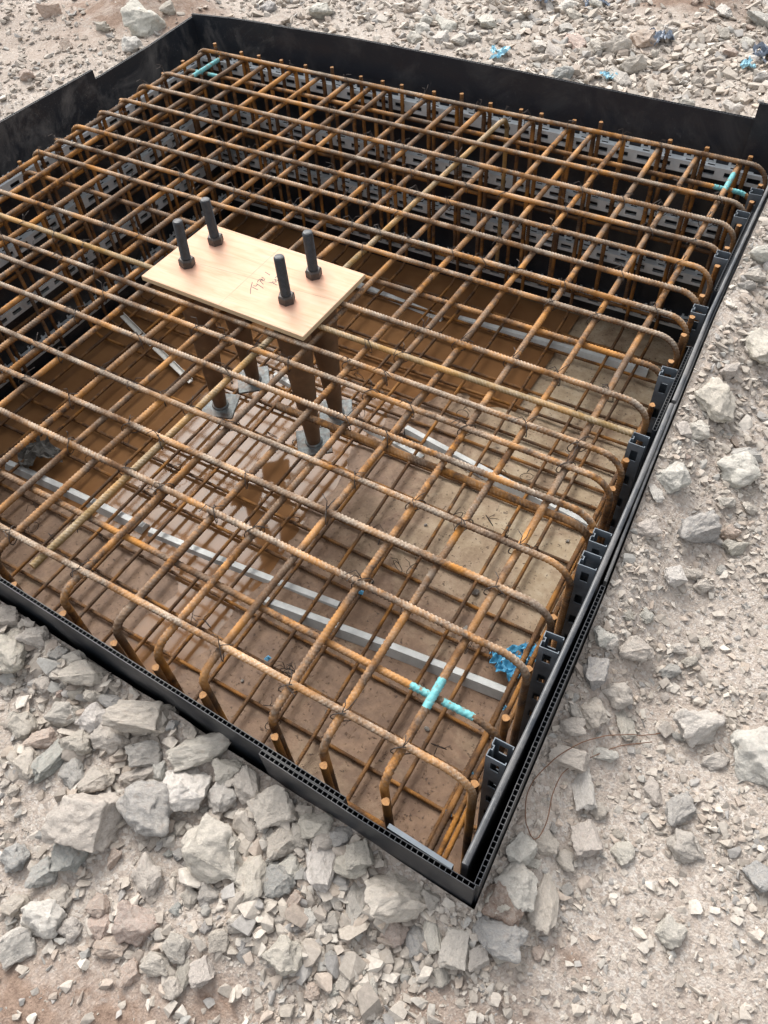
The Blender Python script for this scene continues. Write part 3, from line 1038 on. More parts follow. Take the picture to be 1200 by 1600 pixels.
for (x, y, rot, lx, ly, lab) in ((-1.873, 1.650, 27, -.054, .005, 'black threaded anchor bolt at the left near corner of the plywood template'),
                         (-1.867, 1.808, 8, -.028, .045, 'black threaded anchor bolt at the left far corner of the plywood template'),
                         (-1.431, 1.637, 8, -.016, .027, 'black threaded anchor bolt nearest the handwriting on the plywood template'),
                         (-1.429, 1.797, 6, -.026, .048, 'black threaded anchor bolt at the right far corner of the plywood template')):
    b = tag(empty('anchor_bolt', (x, y, ZT)), lab, 'anchor bolt', 'bolts through the plywood template')
    ax = Vector((-lx, -ly, .716))
    b.rotation_euler = ax.to_track_quat('Z', 'Y').to_euler()
    obj('threaded_rod', rod_me, b)
    o = obj('hex_nut', nut_me, b); o.location = (0, 0, .0005); o.rotation_euler = (0, 0, R(rot * 3))
    o = obj('hex_nut', nut_me, b); o.location = (0, 0, -.050)
    obj('tapered_sleeve', sleeve_me, b)
    o = obj('anchor_plate', plate_me, b); o.location = (0, 0, -.630); o.rotation_euler = (0, 0, R(rot))
    w = obj('weld_collar', weld_me, o); w.location = (0, 0, .005)
for bolt in [q for q in C.objects if q.name.startswith('anchor_bolt')]:
    for ch in bolt.children:
        if ch.name.startswith('anchor_plate'):
            ch.location.z = -.7165

# ---------------------------------------------------------------- grey spacer bars lying on the pit floor
def spacer_mesh(L, seed):
    r = random.Random(seed)
    n = max(6, int(L / .06))
    prof = [(-.030, 0), (.030, 0), (.027, .006), (.012, .034), (-.012, .034), (-.027, .006)]
    V, F = [], []
    b1 = r.uniform(-.006, .006)
    for i in range(n + 1):
        s = i / n
        off = b1 * math.sin(math.pi * s)
        for (py, pz) in prof:
            V.append((s * L, py + off, pz))
    for i in range(n):
        for j in range(6):
            k = (j + 1) % 6
            F.append((i * 6 + j, (i + 1) * 6 + j, (i + 1) * 6 + k, i * 6 + k))
    F += [tuple(range(6)), tuple(range(n * 6 + 5, n * 6 - 1, -1))]
    me = mesh_np('spacer_bar', V, F, M['spacer'])
    bm = bmesh.new(); bm.from_mesh(me); bmesh.ops.recalc_face_normals(bm, faces=bm.faces); bm.to_mesh(me); bm.free()
    return me
SP = [((-2.824, 1.096), (-2.0, 1.117), 'grey spacer bar running through the puddle below the near bars at left'),
      ((-1.971, 1.117), (-1.061, 1.195), 'grey spacer bar with its end left of the overlapping second bar'),
      ((-1.328, 1.062), (-.337, 1.170), 'grey spacer bar ending just below the torn blue plastic'),
      ((-1.287, 2.133), (-.331, 1.999), 'grey spacer bar lying askew towards the right wall'),
      ((-2.069, 2.175), (-1.144, 2.027), 'grey spacer bar passing behind the anchor bolt plates'),
      ((-2.104, 3.005), (-1.525, 2.948), 'short grey spacer bar beyond the plywood template'),
      ((-1.449, 2.986), (-.447, 3.038), 'long grey spacer bar below the far right bars')]
for k, (a, b, lab) in enumerate(SP):
    L = math.hypot(b[0] - a[0], b[1] - a[1])
    o = tag(obj('spacer_bar', spacer_mesh(L, k)), lab, 'spacer bar', 'grey spacer bars on the pit floor')
    o.location = (a[0], a[1], max(-1.004, floor_z((a[0] + b[0]) / 2, (a[1] + b[1]) / 2) + .001))
    o.rotation_euler = (0, 0, math.atan2(b[1] - a[1], b[0] - a[0]))
m = Mesh()
pts = [(-3.043, 2.136, -.93), (-2.85, 2.070, -.945), (-2.62, 1.995, -.955), (-2.407, 1.927, -.972)]
for a, b in zip(pts[:-1], pts[1:]):
    a, b = Vector(a), Vector(b); d = (b - a).normalized(); nn = Vector((-d.y, d.x, 0)) * .014
    m.hexa([tuple(a - nn), tuple(b - nn), tuple(b + nn), tuple(a + nn)] + [tuple(p + Vector((0, 0, .006))) for p in (a - nn, b - nn, b + nn, a + nn)])
    m.hexa([tuple(p + Vector((0, 0, .0061))) for p in (a + nn * .8, b + nn * .8, b + nn, a + nn)] + [tuple(p + Vector((0, 0, .018))) for p in (a + nn * .8, b + nn * .8, b + nn, a + nn)])
tag(m.build('plastic_strip', M['white_strip']), 'thin white plastic strip slanting over the puddle left of the bolts', 'plastic strip')

# ---------------------------------------------------------------- scraps
def scrap(name, loc, size, mat, label, seed, cat, crumple=.5, stretch=1.0, rot=0.0, group=None):
    """crumpled torn sheet with thickness"""
    n = 18
    r = random.Random(seed)
    V, keep = {}, []
    for j in range(n + 1):
        for i in range(n + 1):
            u, v = i / n - .5, j / n - .5
            nz = noise.fractal(Vector((u * 3.4 + seed, v * 3.4, seed * .7)), .8, 2.2, 4)
            nx_ = noise.noise(Vector((u * 5, v * 5, seed + 9)))
            V[i, j] = (size * stretch * (u + .12 * nx_), size * (v + .12 * nz), size * crumple * (.35 * nz + .22 * abs(noise.noise(Vector((u * 9, v * 9, seed))))))
    bm = bmesh.new()
    vs = {k: bm.verts.new(p) for k, p in V.items()}
    for j in range(n):
        for i in range(n):
            u, v = (i + .5) / n - .5, (j + .5) / n - .5
            rad = math.hypot(u, v) * (1 + .55 * noise.noise(Vector((math.atan2(v, u) * 1.4, seed, 0))) + .25 * noise.noise(Vector((u * 8, v * 8, seed + 3))))
            if rad < .40 and noise.noise(Vector((u * 6.5, v * 6.5, seed + 20))) > -.34:
                bm.faces.new((vs[i, j], vs[i + 1, j], vs[i + 1, j + 1], vs[i, j + 1]))
    bmesh.ops.delete(bm, geom=[q for q in bm.verts if not q.link_faces], context='VERTS')
    me = bpy.data.meshes.new(name); bm.to_mesh(me); bm.free()
    me.materials.append(mat)
    zmin = min(q.co.z for q in me.vertices)
    o = obj(name, me)
    sm = o.modifiers.new('thick', 'SOLIDIFY'); sm.thickness = .0012
    o.location = (loc[0], loc[1], loc[2] - zmin * .6); o.rotation_euler = (0, 0, R(rot))
    return tag(o, label, cat, group)
scrap('plastic_scrap', (-.375, 1.27, -.945), .15, M['blue_film'], 'torn blue plastic sheet in the pit by the right wall', 4, 'plastic scrap', .55, 1.15, 20)
scrap('plastic_scrap', (-.318, 1.345, -.94), .10, M['blue_film'], 'smaller torn blue plastic piece touching the right side bars', 7, 'plastic scrap', .6, 1.0, 70)
scrap('crumpled_sheet', (-2.70, 1.19, -.935), .19, M['foil'], 'dark crumpled sheet on the lower bars at the left', 15, 'scrap sheet', .7, 1.3, 30)
def gz(x, y): return ground_z(x, y)
for (x, y, s, mt, lab, sd) in ((-1.640, 3.72, .11, 'sky_film', 'pale blue plastic scrap just behind the far wall', 21), (-1.085, 3.74, .075, 'sky_film', 'small faded blue scrap on the white rubble', 22),
                               (-.545, 4.03, .075, 'sky_film', 'bright blue plastic scrap at the right edge behind the far wall', 23), (-1.442, 4.494, .13, 'grey_film', 'dark grey scrap standing in the rubble at the top', 24),
                               (-.975, 4.14, .12, 'grey_film', 'dark grey scrap beside the round tan boulder', 25), (-1.704, 4.447, .12, 'grey_film', 'blue grey scrap at the top edge', 26),
                               (-.50, 4.19, .16, 'grey_film', 'blue grey sheet at the right edge behind the far wall', 27)):
    scrap('plastic_scrap', (x, y, gz(x, y) + .012), s, M[mt], lab, sd, 'plastic scrap', .7, 1.1, sd * 31)
# loose wire on the gravel
W = [(.124, .884), (.07, .842), (.016, .80), (-.037, .736), (-.07, .665), (-.085, .601), (-.075, .554), (-.055, .521), (-.03, .511), (-.025, .555), (-.037, .618), (-.032, .686), (.005, .748), (.052, .807), (.13, .87)]
wp = []
for k in range(len(W) - 1):
    for t in np.linspace(0, 1, 5)[:-1]:
        p = [W[max(k - 1, 0)], W[k], W[k + 1], W[min(k + 2, len(W) - 1)]]
        f = lambda c: .5 * (2 * p[1][c] + (p[2][c] - p[0][c]) * t + (2 * p[0][c] - 5 * p[1][c] + 4 * p[2][c] - p[3][c]) * t * t + (3 * p[1][c] - p[0][c] - 3 * p[2][c] + p[3][c]) * t ** 3)
        x, y = f(0), f(1)
        wp.append((x, y, ground_z(x, y) + .022 + .012 * math.sin(k * .9)))
V, F = tube(wp, .0011, 6)
tag(obj('loose_wire', mesh_np('loose_wire', V, F, M['wire_rust'], True)), 'thin rusty looped wire lying on the gravel by the right wall', 'wire')

# ---------------------------------------------------------------- stones
def hull_rock(seed, npts, sub, amp, flat=1.0, boxy=.35, emin=.68):
    r = random.Random(seed)
    bm = bmesh.new()
    for k in range(npts if boxy >= 0 else 0):
        z = 1 - 2 * (k + .5) / npts
        t = k * 2.399963 + r.uniform(-.5, .5)
        q = math.sqrt(1 - z * z)
        e = r.uniform(emin, 1.08)
        v = Vector((q * math.cos(t), q * math.sin(t), z)) * e
        # push towards a box so that faces come out flat
        mx = max(abs(v.x), abs(v.y), abs(v.z))
        v = v.lerp(v / mx * .86, boxy)
        bm.verts.new((v.x, v.y, v.z * flat))
    for k in range(npts if boxy < 0 else 0):      # broken block: corners thrown on the faces of a skewed box
        v = [r.uniform(-1, 1) for _ in range(3)]
        v[k % 3] = (1 if (k // 3) % 2 else -1) * r.uniform(.8, 1)
        bm.verts.new((v[0] + .25 * v[2], v[1], v[2] * flat))
    res = bmesh.ops.convex_hull(bm, input=list(bm.verts))
    bmesh.ops.delete(bm, geom=[g for g in bm.verts if not g.link_faces], context='VERTS')
    if sub:
        bmesh.ops.bevel(bm, geom=list(bm.edges), offset=.02, segments=1, affect='EDGES')
        bmesh.ops.triangulate(bm, faces=list(bm.faces))
        for _ in range(sub):
            long = [e for e in bm.edges if e.calc_length() > .115]
            bmesh.ops.subdivide_edges(bm, edges=long, cuts=1, use_grid_fill=True)
            bmesh.ops.triangulate(bm, faces=[f for f in bm.faces if len(f.verts) > 3])
        bm.normal_update()
        sd = Vector((seed * 3.3, seed * 1.7, seed * .9))
        for v in bm.verts:
            p = v.co
            d = amp * noise.fractal(p * 1.5 + sd, .9, 2.1, 5)
            rg = noise.noise(p * 3.6 + sd)
            d -= amp * .9 * max(0, rg - .12)
            d += amp * .16 * noise.noise(p * 11 + sd)
            v.co = p + v.normal * d
    bmesh.ops.recalc_face_normals(bm, faces=bm.faces)
    me = bpy.data.meshes.new('stone')
    bm.to_mesh(me); bm.free()
    xs_ = np.empty(len(me.vertices) * 3, np.float32); me.vertices.foreach_get('co', xs_)
    xs_ = xs_.reshape(-1, 3)
    c = (xs_.max(0) + xs_.min(0)) / 2; e = (xs_.max(0) - xs_.min(0))
    xs_ = (xs_ - c) / e
    me.vertices.foreach_set('co', xs_.ravel())
    me.update()
    if sub:
        me.polygons.foreach_set('use_smooth', np.ones(len(me.polygons), bool))
        me.set_sharp_from_angle(angle=R(55))
        me.materials.append(M['stone'])
    return me
BIG = [hull_rock(100 + k, 12 + (k * 5) % 8, 4, .16, 1.0, -1 if k % 2 else .4) for k in range(16)]
TONES = {0: (.45, .405, .35), 1: (.31, .30, .285), 2: (.46, .345, .28), 3: (.54, .51, .455), 4: (.20, .13, .09), 5: (.33, .335, .315)}
placed = []
def place_rock(x, y, sw, sd, sh, tone, label, group, k, rot):
    o = obj('stone', BIG[k % len(BIG)])
    o.dimensions  # mesh is a unit box
    o.scale = (sw, sd, sh)
    o.rotation_euler = (random.uniform(-.22, .22), random.uniform(-.22, .22), rot)
    o.location = (x, y, ground_z(x, y) + sh * .20)
    c = TONES[tone]
    j = random.uniform(.88, 1.12)
    o['tone'] = [c[0] * j * random.uniform(.97, 1.03), c[1] * j, c[2] * j * random.uniform(.96, 1.04)]
    tag(o, label, 'stone', group)
    placed.append((x, y, .5 * (sw + sd) / 2))
GROUPS = {'near': ('rubble stone in front of the near formwork wall', 'rubble stones in front of the near wall'),
          'right': ('stone lying loose on the gravel beside the right formwork wall', 'loose stones beside the right wall'),
          'far': ('rubble stone in the bright gravel behind the far and left walls', 'rubble stones behind the far and left walls')}
LOOK = {0: 'buff grey', 1: 'dark grey speckled', 2: 'pinkish', 3: 'whitish', 4: 'brown', 5: 'blue grey'}
def plain_label(zn, tone, size):
    big = 'small' if size < (.038 if zn != 'far' else .07) else 'larger'
    return f'{big} {LOOK[tone]} {GROUPS[zn][0]}'
def zone(x, y):
    return 'far' if (y > 3.3 or x < -3.2) else 'near' if (x < -.12 and y < .36) or y < .30 else 'right'
ROCKS = [
(-1.389, 0.276, 0.121, 0.156, 0.067, 0, 'large square grey block stone at the left edge against the near formwork wall'),
(-1.459, 0.335, 0.101, 0.057, 0.05, 0, 'rounded grey stone behind the large square block by the near wall'),
(-1.519, 0.37, 0.067, 0.053, 0.037, 0),
(-1.346, 0.346, 0.09, 0.056, 0.047, 0, 'grey wedge stone tucked between the square block and the near wall'),
(-1.25, 0.26, 0.062, 0.061, 0.034, 0),
(-1.253, 0.33, 0.055, 0.041, 0.03, 1),
(-1.211, 0.344, 0.073, 0.04, 0.032, 0),
(-1.158, 0.325, 0.136, 0.073, 0.057, 0, 'broad grey slab stone leaning on the near formwork wall'),
(-1.154, 0.28, 0.053, 0.03, 0.024, 0),
(-1.104, 0.298, 0.063, 0.045, 0.035, 0),
(-1.059, 0.301, 0.08, 0.039, 0.029, 1),
(-0.957, 0.32, 0.181, 0.097, 0.071, 0, 'biggest flat grey slab against the near formwork wall'),
(-0.783, 0.334, 0.174, 0.08, 0.056, 3, 'long whitish stone lying against the near formwork wall'),
(-1.149, 0.225, 0.11, 0.069, 0.054, 0, 'smooth tan stone below the broad slab by the near wall'),
(-1.07, 0.25, 0.115, 0.075, 0.056, 3, 'pale blocky stone beside the biggest flat slab'),
(-0.999, 0.237, 0.11, 0.08, 0.059, 0, 'cream pointed stone resting below the biggest flat slab'),
(-1.068, 0.181, 0.097, 0.072, 0.053, 0, 'rounded tan stone left of the cream pointed stone'),
(-0.901, 0.244, 0.104, 0.073, 0.052, 1, 'speckled grey triangular stone below the biggest flat slab'),
(-1.219, 0.151, 0.079, 0.068, 0.044, 0),
(-1.15, 0.149, 0.081, 0.048, 0.037, 2),
(-1.14, 0.093, 0.067, 0.094, 0.037, 0),
(-1.094, 0.12, 0.059, 0.111, 0.033, 5, 'upright blue grey sliver stone among the tan stones'),
(-1.029, 0.123, 0.062, 0.083, 0.034, 1, 'dark speckled stone right of the blue grey sliver'),
(-0.965, 0.143, 0.085, 0.068, 0.047, 0),
(-0.886, 0.201, 0.11, 0.049, 0.035, 0),
(-0.764, 0.238, 0.124, 0.136, 0.068, 3, 'tall pale stone under the long whitish stone'),
(-0.808, 0.152, 0.163, 0.143, 0.09, 1, 'big dark grey speckled wedge stone in the middle of the heap'),
(-0.915, 0.065, 0.17, 0.149, 0.094, 0, 'big buff angular stone left of the dark grey wedge'),
(-0.908, -0.007, 0.087, 0.085, 0.048, 5, 'rounded grey green stone below the big buff stone'),
(-0.626, 0.158, 0.167, 0.151, 0.092, 0, 'largest flat round stone with a rust stain in the heap'),
(-0.685, 0.257, 0.083, 0.082, 0.046, 3),
(-0.695, 0.31, 0.071, 0.071, 0.039, 0),
(-0.64, 0.306, 0.067, 0.088, 0.037, 0),
(-0.558, 0.309, 0.12, 0.101, 0.066, 0, 'stout grey stone close to the near wall right of the heap'),
(-0.596, 0.232, 0.066, 0.073, 0.036, 0),
(-0.507, 0.243, 0.078, 0.065, 0.041, 0),
(-0.465, 0.215, 0.062, 0.056, 0.034, 3),
(-0.4, 0.246, 0.083, 0.114, 0.046, 3, 'rough white upright stone near the wall corner'),
(-0.524, 0.144, 0.087, 0.112, 0.048, 0, 'grey leaning stone right of the largest flat round stone'),
(-0.473, 0.18, 0.074, 0.074, 0.041, 5),
(-0.455, 0.328, 0.09, 0.064, 0.041, 0),
(-0.413, 0.302, 0.077, 0.048, 0.03, 0),
(-0.348, 0.276, 0.076, 0.067, 0.042, 0),
(-0.342, 0.321, 0.07, 0.071, 0.039, 0),
(-0.394, 0.336, 0.056, 0.042, 0.027, 1),
(-0.481, 0.273, 0.047, 0.059, 0.026, 0),
(-0.725, 0.043, 0.074, 0.094, 0.041, 0, 'oblong buff stone standing alone below the heap'),
(-0.683, -0.038, 0.102, 0.095, 0.056, 2, 'pinkish round stone with rough top in the lower heap'),
(-0.873, -0.133, 0.109, 0.084, 0.059, 3, 'pale rounded stone in the lower heap near the left edge'),
(-0.882, -0.197, 0.093, 0.08, 0.051, 3, 'flat cream stone at the left edge of the lower heap'),
(-1.02, -0.077, 0.075, 0.06, 0.041, 5),
(-0.941, -0.069, 0.067, 0.06, 0.037, 5),
(-0.87, -0.081, 0.056, 0.054, 0.031, 0),
(-0.945, -0.146, 0.061, 0.051, 0.033, 0),
(-0.807, -0.12, 0.055, 0.053, 0.031, 0),
(-0.78, -0.052, 0.052, 0.05, 0.029, 2),
(-0.755, -0.081, 0.052, 0.053, 0.028, 2, 'orange tinted stone left of the pinkish round stone'),
(-0.711, -0.096, 0.077, 0.051, 0.034, 2),
(-0.581, -0.032, 0.059, 0.057, 0.033, 0),
(-0.515, -0.036, 0.053, 0.061, 0.029, 0),
(-0.541, -0.06, 0.037, 0.063, 0.02, 0),
(-0.602, -0.074, 0.072, 0.048, 0.031, 0),
(-0.62, 0.058, 0.044, 0.05, 0.024, 0),
(-0.584, 0.083, 0.05, 0.049, 0.028, 0),
(-0.495, 0.067, 0.052, 0.036, 0.023, 0),
(-0.511, 0.023, 0.049, 0.048, 0.027, 0),
(-0.545, -0.091, 0.047, 0.042, 0.026, 0),
(-0.645, -0.114, 0.047, 0.05, 0.026, 2),
(-0.381, 0.069, 0.094, 0.084, 0.051, 0, 'flat dusty stone half sunk in gravel below the heap'),
(-0.251, 0.095, 0.039, 0.052, 0.021, 0),
(-0.202, 0.108, 0.033, 0.043, 0.018, 3),
(-0.33, 0.17, 0.042, 0.043, 0.023, 0),
(-0.302, 0.226, 0.052, 0.097, 0.028, 0, 'slim grey stone standing by the near wall corner'),
(-0.236, 0.28, 0.166, 0.118, 0.071, 0, 'big tan boulder at the near corner of the formwork'),
(-0.111, 0.312, 0.127, 0.087, 0.052, 1, 'jagged white and grey boulder at the tip of the formwork corner'),
(-0.088, 0.26, 0.069, 0.095, 0.038, 0, 'oblong upright stone below the jagged corner boulder'),
(-0.164, 0.228, 0.048, 0.064, 0.026, 1),
(-0.14, 0.255, 0.039, 0.079, 0.021, 3),
(-0.209, 0.219, 0.066, 0.054, 0.032, 2, 'pink stone below the big tan corner boulder'),
(-0.168, 0.328, 0.039, 0.046, 0.022, 0),
(-0.006, 0.305, 0.066, 0.062, 0.036, 0),
(-0.049, 0.309, 0.045, 0.064, 0.025, 1),
(-0.091, 0.197, 0.042, 0.04, 0.023, 0),
(-0.042, 0.263, 0.054, 0.051, 0.03, 0),
(-0.035, 0.413, 0.106, 0.12, 0.058, 3, 'large white stone wedged beside the right wall near its corner'),
(-0.075, 0.475, 0.07, 0.074, 0.039, 3, 'white square stone touching the right wall near its corner'),
(-0.043, 0.362, 0.085, 0.103, 0.047, 4, 'brown clod of earth beside the formwork corner'),
(0.032, 0.425, 0.064, 0.135, 0.035, 0, 'long narrow stone lying right of the white corner stone'),
(-0.022, 0.471, 0.046, 0.025, 0.016, 3),
(-0.008, 0.528, 0.055, 0.054, 0.03, 0),
(0.039, 0.521, 0.043, 0.052, 0.024, 0),
(0.057, 0.588, 0.071, 0.088, 0.039, 0, 'wedge shaped stone in the gravel right of the loose rusty wire'),
(0.143, 0.602, 0.053, 0.051, 0.029, 3),
(0.251, 0.676, 0.079, 0.071, 0.044, 0, 'square flat grey stone on open gravel at right'),
(0.276, 0.5, 0.068, 0.062, 0.038, 3, 'lone pale round stone on the open gravel at lower right'),
(0.199, 0.945, 0.143, 0.098, 0.071, 3, 'broad flat pale boulder in the gravel at right'),
(0.331, 0.931, 0.134, 0.151, 0.074, 3, 'big white boulder cut by the right picture edge'),
(0.016, 0.681, 0.057, 0.112, 0.031, 3, 'pale spear shaped stone near the loose rusty wire'),
(0.065, 0.656, 0.047, 0.039, 0.026, 0),
(0.214, 0.74, 0.086, 0.068, 0.046, 1),
(0.154, 0.757, 0.048, 0.071, 0.026, 0),
(-0.075, 0.921, 0.086, 0.077, 0.047, 1, 'dark speckled block stone beside the right wall'),
(0.005, 0.909, 0.082, 0.066, 0.045, 0),
(0.002, 1.037, 0.098, 0.072, 0.054, 0, 'tan pyramid shaped stone on gravel right of the wall'),
(-0.032, 0.836, 0.068, 0.079, 0.037, 0),
(0.046, 0.867, 0.046, 0.085, 0.025, 0),
(-0.059, 0.775, 0.074, 0.051, 0.035, 0),
(-0.059, 0.718, 0.114, 0.062, 0.041, 0, 'flat broken slab stone beside the right wall near the wire'),
(0.03, 0.777, 0.067, 0.034, 0.023, 3),
(-0.067, 0.813, 0.032, 0.047, 0.018, 0),
(-0.062, 1.003, 0.05, 0.045, 0.028, 3),
(-0.099, 1.007, 0.067, 0.053, 0.037, 3, 'white crystalline stone touching the right wall'),
(0.094, 1.046, 0.061, 0.035, 0.026, 1),
(0.132, 0.903, 0.043, 0.038, 0.023, 0),
(0.254, 0.884, 0.072, 0.037, 0.027, 0),
(0.023, 1.441, 0.156, 0.089, 0.078, 1, 'oval grey boulder in the gravel at right'),
(-0.069, 1.865, 0.142, 0.174, 0.078, 0, 'big pale squarish boulder beside the right wall'),
(0.026, 1.785, 0.024, 0.064, 0.013, 4, 'thin reddish stone standing against the squarish boulder'),
(0.064, 1.673, 0.13, 0.127, 0.072, 3, 'rough pale boulder at right above the oval grey one'),
(0.069, 1.752, 0.105, 0.047, 0.042, 3),
(-0.102, 1.544, 0.099, 0.1, 0.055, 3, 'pale broken block stone beside the right wall above the oval boulder'),
(-0.128, 1.475, 0.038, 0.07, 0.021, 3),
(-0.12, 1.345, 0.069, 0.059, 0.038, 0, 'buff stone touching the right wall beside the oval boulder'),
(0.015, 1.276, 0.071, 0.061, 0.039, 3, 'white lump in a row of three stones at right'),
(0.051, 1.314, 0.068, 0.033, 0.027, 0),
(0.092, 1.303, 0.061, 0.036, 0.03, 0),
(0.103, 1.497, 0.064, 0.041, 0.035, 2),
(0.134, 1.466, 0.082, 0.046, 0.041, 0),
(-0.077, 1.744, 0.068, 0.068, 0.038, 3),
(-0.123, 1.714, 0.052, 0.057, 0.029, 0),
(-0.008, 2.152, 0.126, 0.165, 0.069, 0, 'large grey stone at the right picture edge above the squarish boulder'),
(-0.133, 2.521, 0.11, 0.063, 0.06, 3),
(-0.115, 2.422, 0.073, 0.066, 0.04, 0),
(-0.065, 1.996, 0.086, 0.042, 0.047, 0),
(-0.124, 2.366, 0.062, 0.028, 0.033, 1),
(0.403, 0.686, 0.071, 0.067, 0.039, 5, 'blue grey angular stone at the right picture edge'),
(0.067, 1.571, 0.05, 0.037, 0.027, 0),
(0.125, 1.588, 0.05, 0.048, 0.028, 0),
(0.093, 1.108, 0.041, 0.033, 0.023, 0),
(0.145, 1.158, 0.035, 0.04, 0.019, 0),
(0.128, 1.092, 0.044, 0.029, 0.022, 0),
(-0.047, 1.103, 0.034, 0.035, 0.019, 0),
(-0.007, 1.134, 0.038, 0.043, 0.021, 3),
(-3.51, 3.286, 0.253, 0.256, 0.139, 3, 'cracked greenish white boulder behind the far left formwork wall'),
(-3.436, 3.077, 0.122, 0.144, 0.067, 3),
(-3.805, 2.965, 0.068, 0.113, 0.037, 4, 'small red brown stone on gravel behind the left wall'),
(-3.718, 2.599, 0.1, 0.068, 0.055, 2, 'lone pinkish stone on the gravel behind the left wall'),
(-3.482, 3.439, 0.094, 0.095, 0.052, 0),
(-3.766, 3.209, 0.095, 0.068, 0.052, 0),
(-4.229, 3.257, 0.158, 0.071, 0.087, 2, 'reddish clay lump at the top left'),
(-3.047, 3.77, 0.102, 0.137, 0.056, 1, 'grey stone behind the far wall near its left seam'),
(-2.749, 3.831, 0.141, 0.154, 0.077, 3, 'pale double lump stone behind the far wall'),
(-1.055, 4.126, 0.144, 0.156, 0.079, 2, 'round tan boulder among white rubble behind the far wall'),
(-0.61, 4.586, 0.139, 0.269, 0.076, 1, 'pale grey boulder at the top right edge'),
(-0.449, 3.93, 0.106, 0.074, 0.059, 1, 'dark grey stone at the right edge behind the far wall'),
(-1.46, 4.135, 0.093, 0.161, 0.051, 1),
(-1.358, 4.008, 0.098, 0.186, 0.054, 2),
(-1.246, 3.99, 0.097, 0.161, 0.053, 0),
(-1.405, 3.843, 0.08, 0.165, 0.044, 0),
(-2.026, 3.939, 0.102, 0.178, 0.056, 3),
(-2.133, 3.859, 0.094, 0.116, 0.052, 3),
(-1.873, 4.073, 0.111, 0.148, 0.061, 3),
(-2.092, 3.703, 0.091, 0.088, 0.05, 3),
(-1.9, 3.8, 0.083, 0.097, 0.046, 3),
(-1.844, 3.866, 0.076, 0.107, 0.042, 3),
(-1.974, 3.769, 0.083, 0.119, 0.046, 3),
(-1.144, 3.984, 0.17, 0.077, 0.094, 0),
(-1.04, 3.754, 0.084, 0.151, 0.046, 0),
(-1.014, 3.854, 0.157, 0.078, 0.086, 0),
(-1.489, 4.319, 0.105, 0.138, 0.058, 0),
(-1.659, 4.115, 0.079, 0.09, 0.043, 3),
(-1.505, 3.898, 0.082, 0.136, 0.045, 3),
(-1.283, 3.664, 0.119, 0.075, 0.065, 5),
(-0.919, 3.932, 0.087, 0.061, 0.048, 0),
(-0.709, 3.825, 0.077, 0.047, 0.042, 0),
(-0.489, 3.631, 0.1, 0.1, 0.055, 3),
(-0.687, 3.609, 0.08, 0.053, 0.044, 3),
(-0.734, 4.324, 0.07, 0.075, 0.038, 0),
(-0.612, 4.318, 0.062, 0.084, 0.034, 3),
(-0.813, 4.609, 0.074, 0.135, 0.041, 3),
(-1.698, 3.968, 0.069, 0.073, 0.038, 3),
(-0.967, 4.253, 0.07, 0.052, 0.038, 3)
]

for k, row in enumerate(ROCKS):
    x, y, sw, sd, sh, tone = row[:6]
    zn = zone(x, y)
    lab = row[6] if len(row) > 6 else plain_label(zn, tone, sw)
    # keep stones outside the panels
    if zn == 'near' and x < -.1:
        y = min(y, near_y(x) - .006 - .42 * sd)
    if zn == 'right':
        x = max(x, right_x(y) + .012 + .42 * sw)
    if zn == 'far' and x > -3.24:
        y = max(y, 3.38 + .5 * sd)
    kf = .97 if sw < .09 else .90
    place_rock(x, y, sw * kf, sd * kf, sh * 1.1, tone, lab, GROUPS[zn][1], k, R(34) + random.uniform(-.35, .35) + (math.pi if k % 2 else 0))
def outside(x, y, pad):
    return not (HX0 - pad < x < right_x(y) + pad and near_y(x) - pad < y < HY1 + pad)
def scatter(nm, box, count, smin, smax, tones):
    tries = got = 0
    while got < count and tries < 9000:
        tries += 1
        x, y = random.uniform(box[0], box[1]), random.uniform(box[2], box[3])
        s = smin + (smax - smin) * random.random() ** 2.2
        if not outside(x, y, s * .6) or any((x - a) ** 2 + (y - b) ** 2 < (.80 * (q + s * .5)) ** 2 for a, b, q in placed):
            continue
        tn = random.choice(tones)
        place_rock(x, y, s, s * random.uniform(.65, 1.1), s * random.uniform(.5, .75), tn, plain_label(nm, tn, s), GROUPS[nm][1], random.randrange(64), random.uniform(0, 6.28))
        got += 1
scatter('near', (-1.45, -.15, .02, .36), 50, .024, .052, (0, 0, 0, 3, 2, 5, 1))
scatter('right', (-.1, .55, .05, 3.2), 28, .022, .05, (0, 0, 3, 0, 2, 1))
scatter('far', (-2.3, .0, 3.45, 4.9), 34, .045, .11, (3, 3, 0, 0, 2))

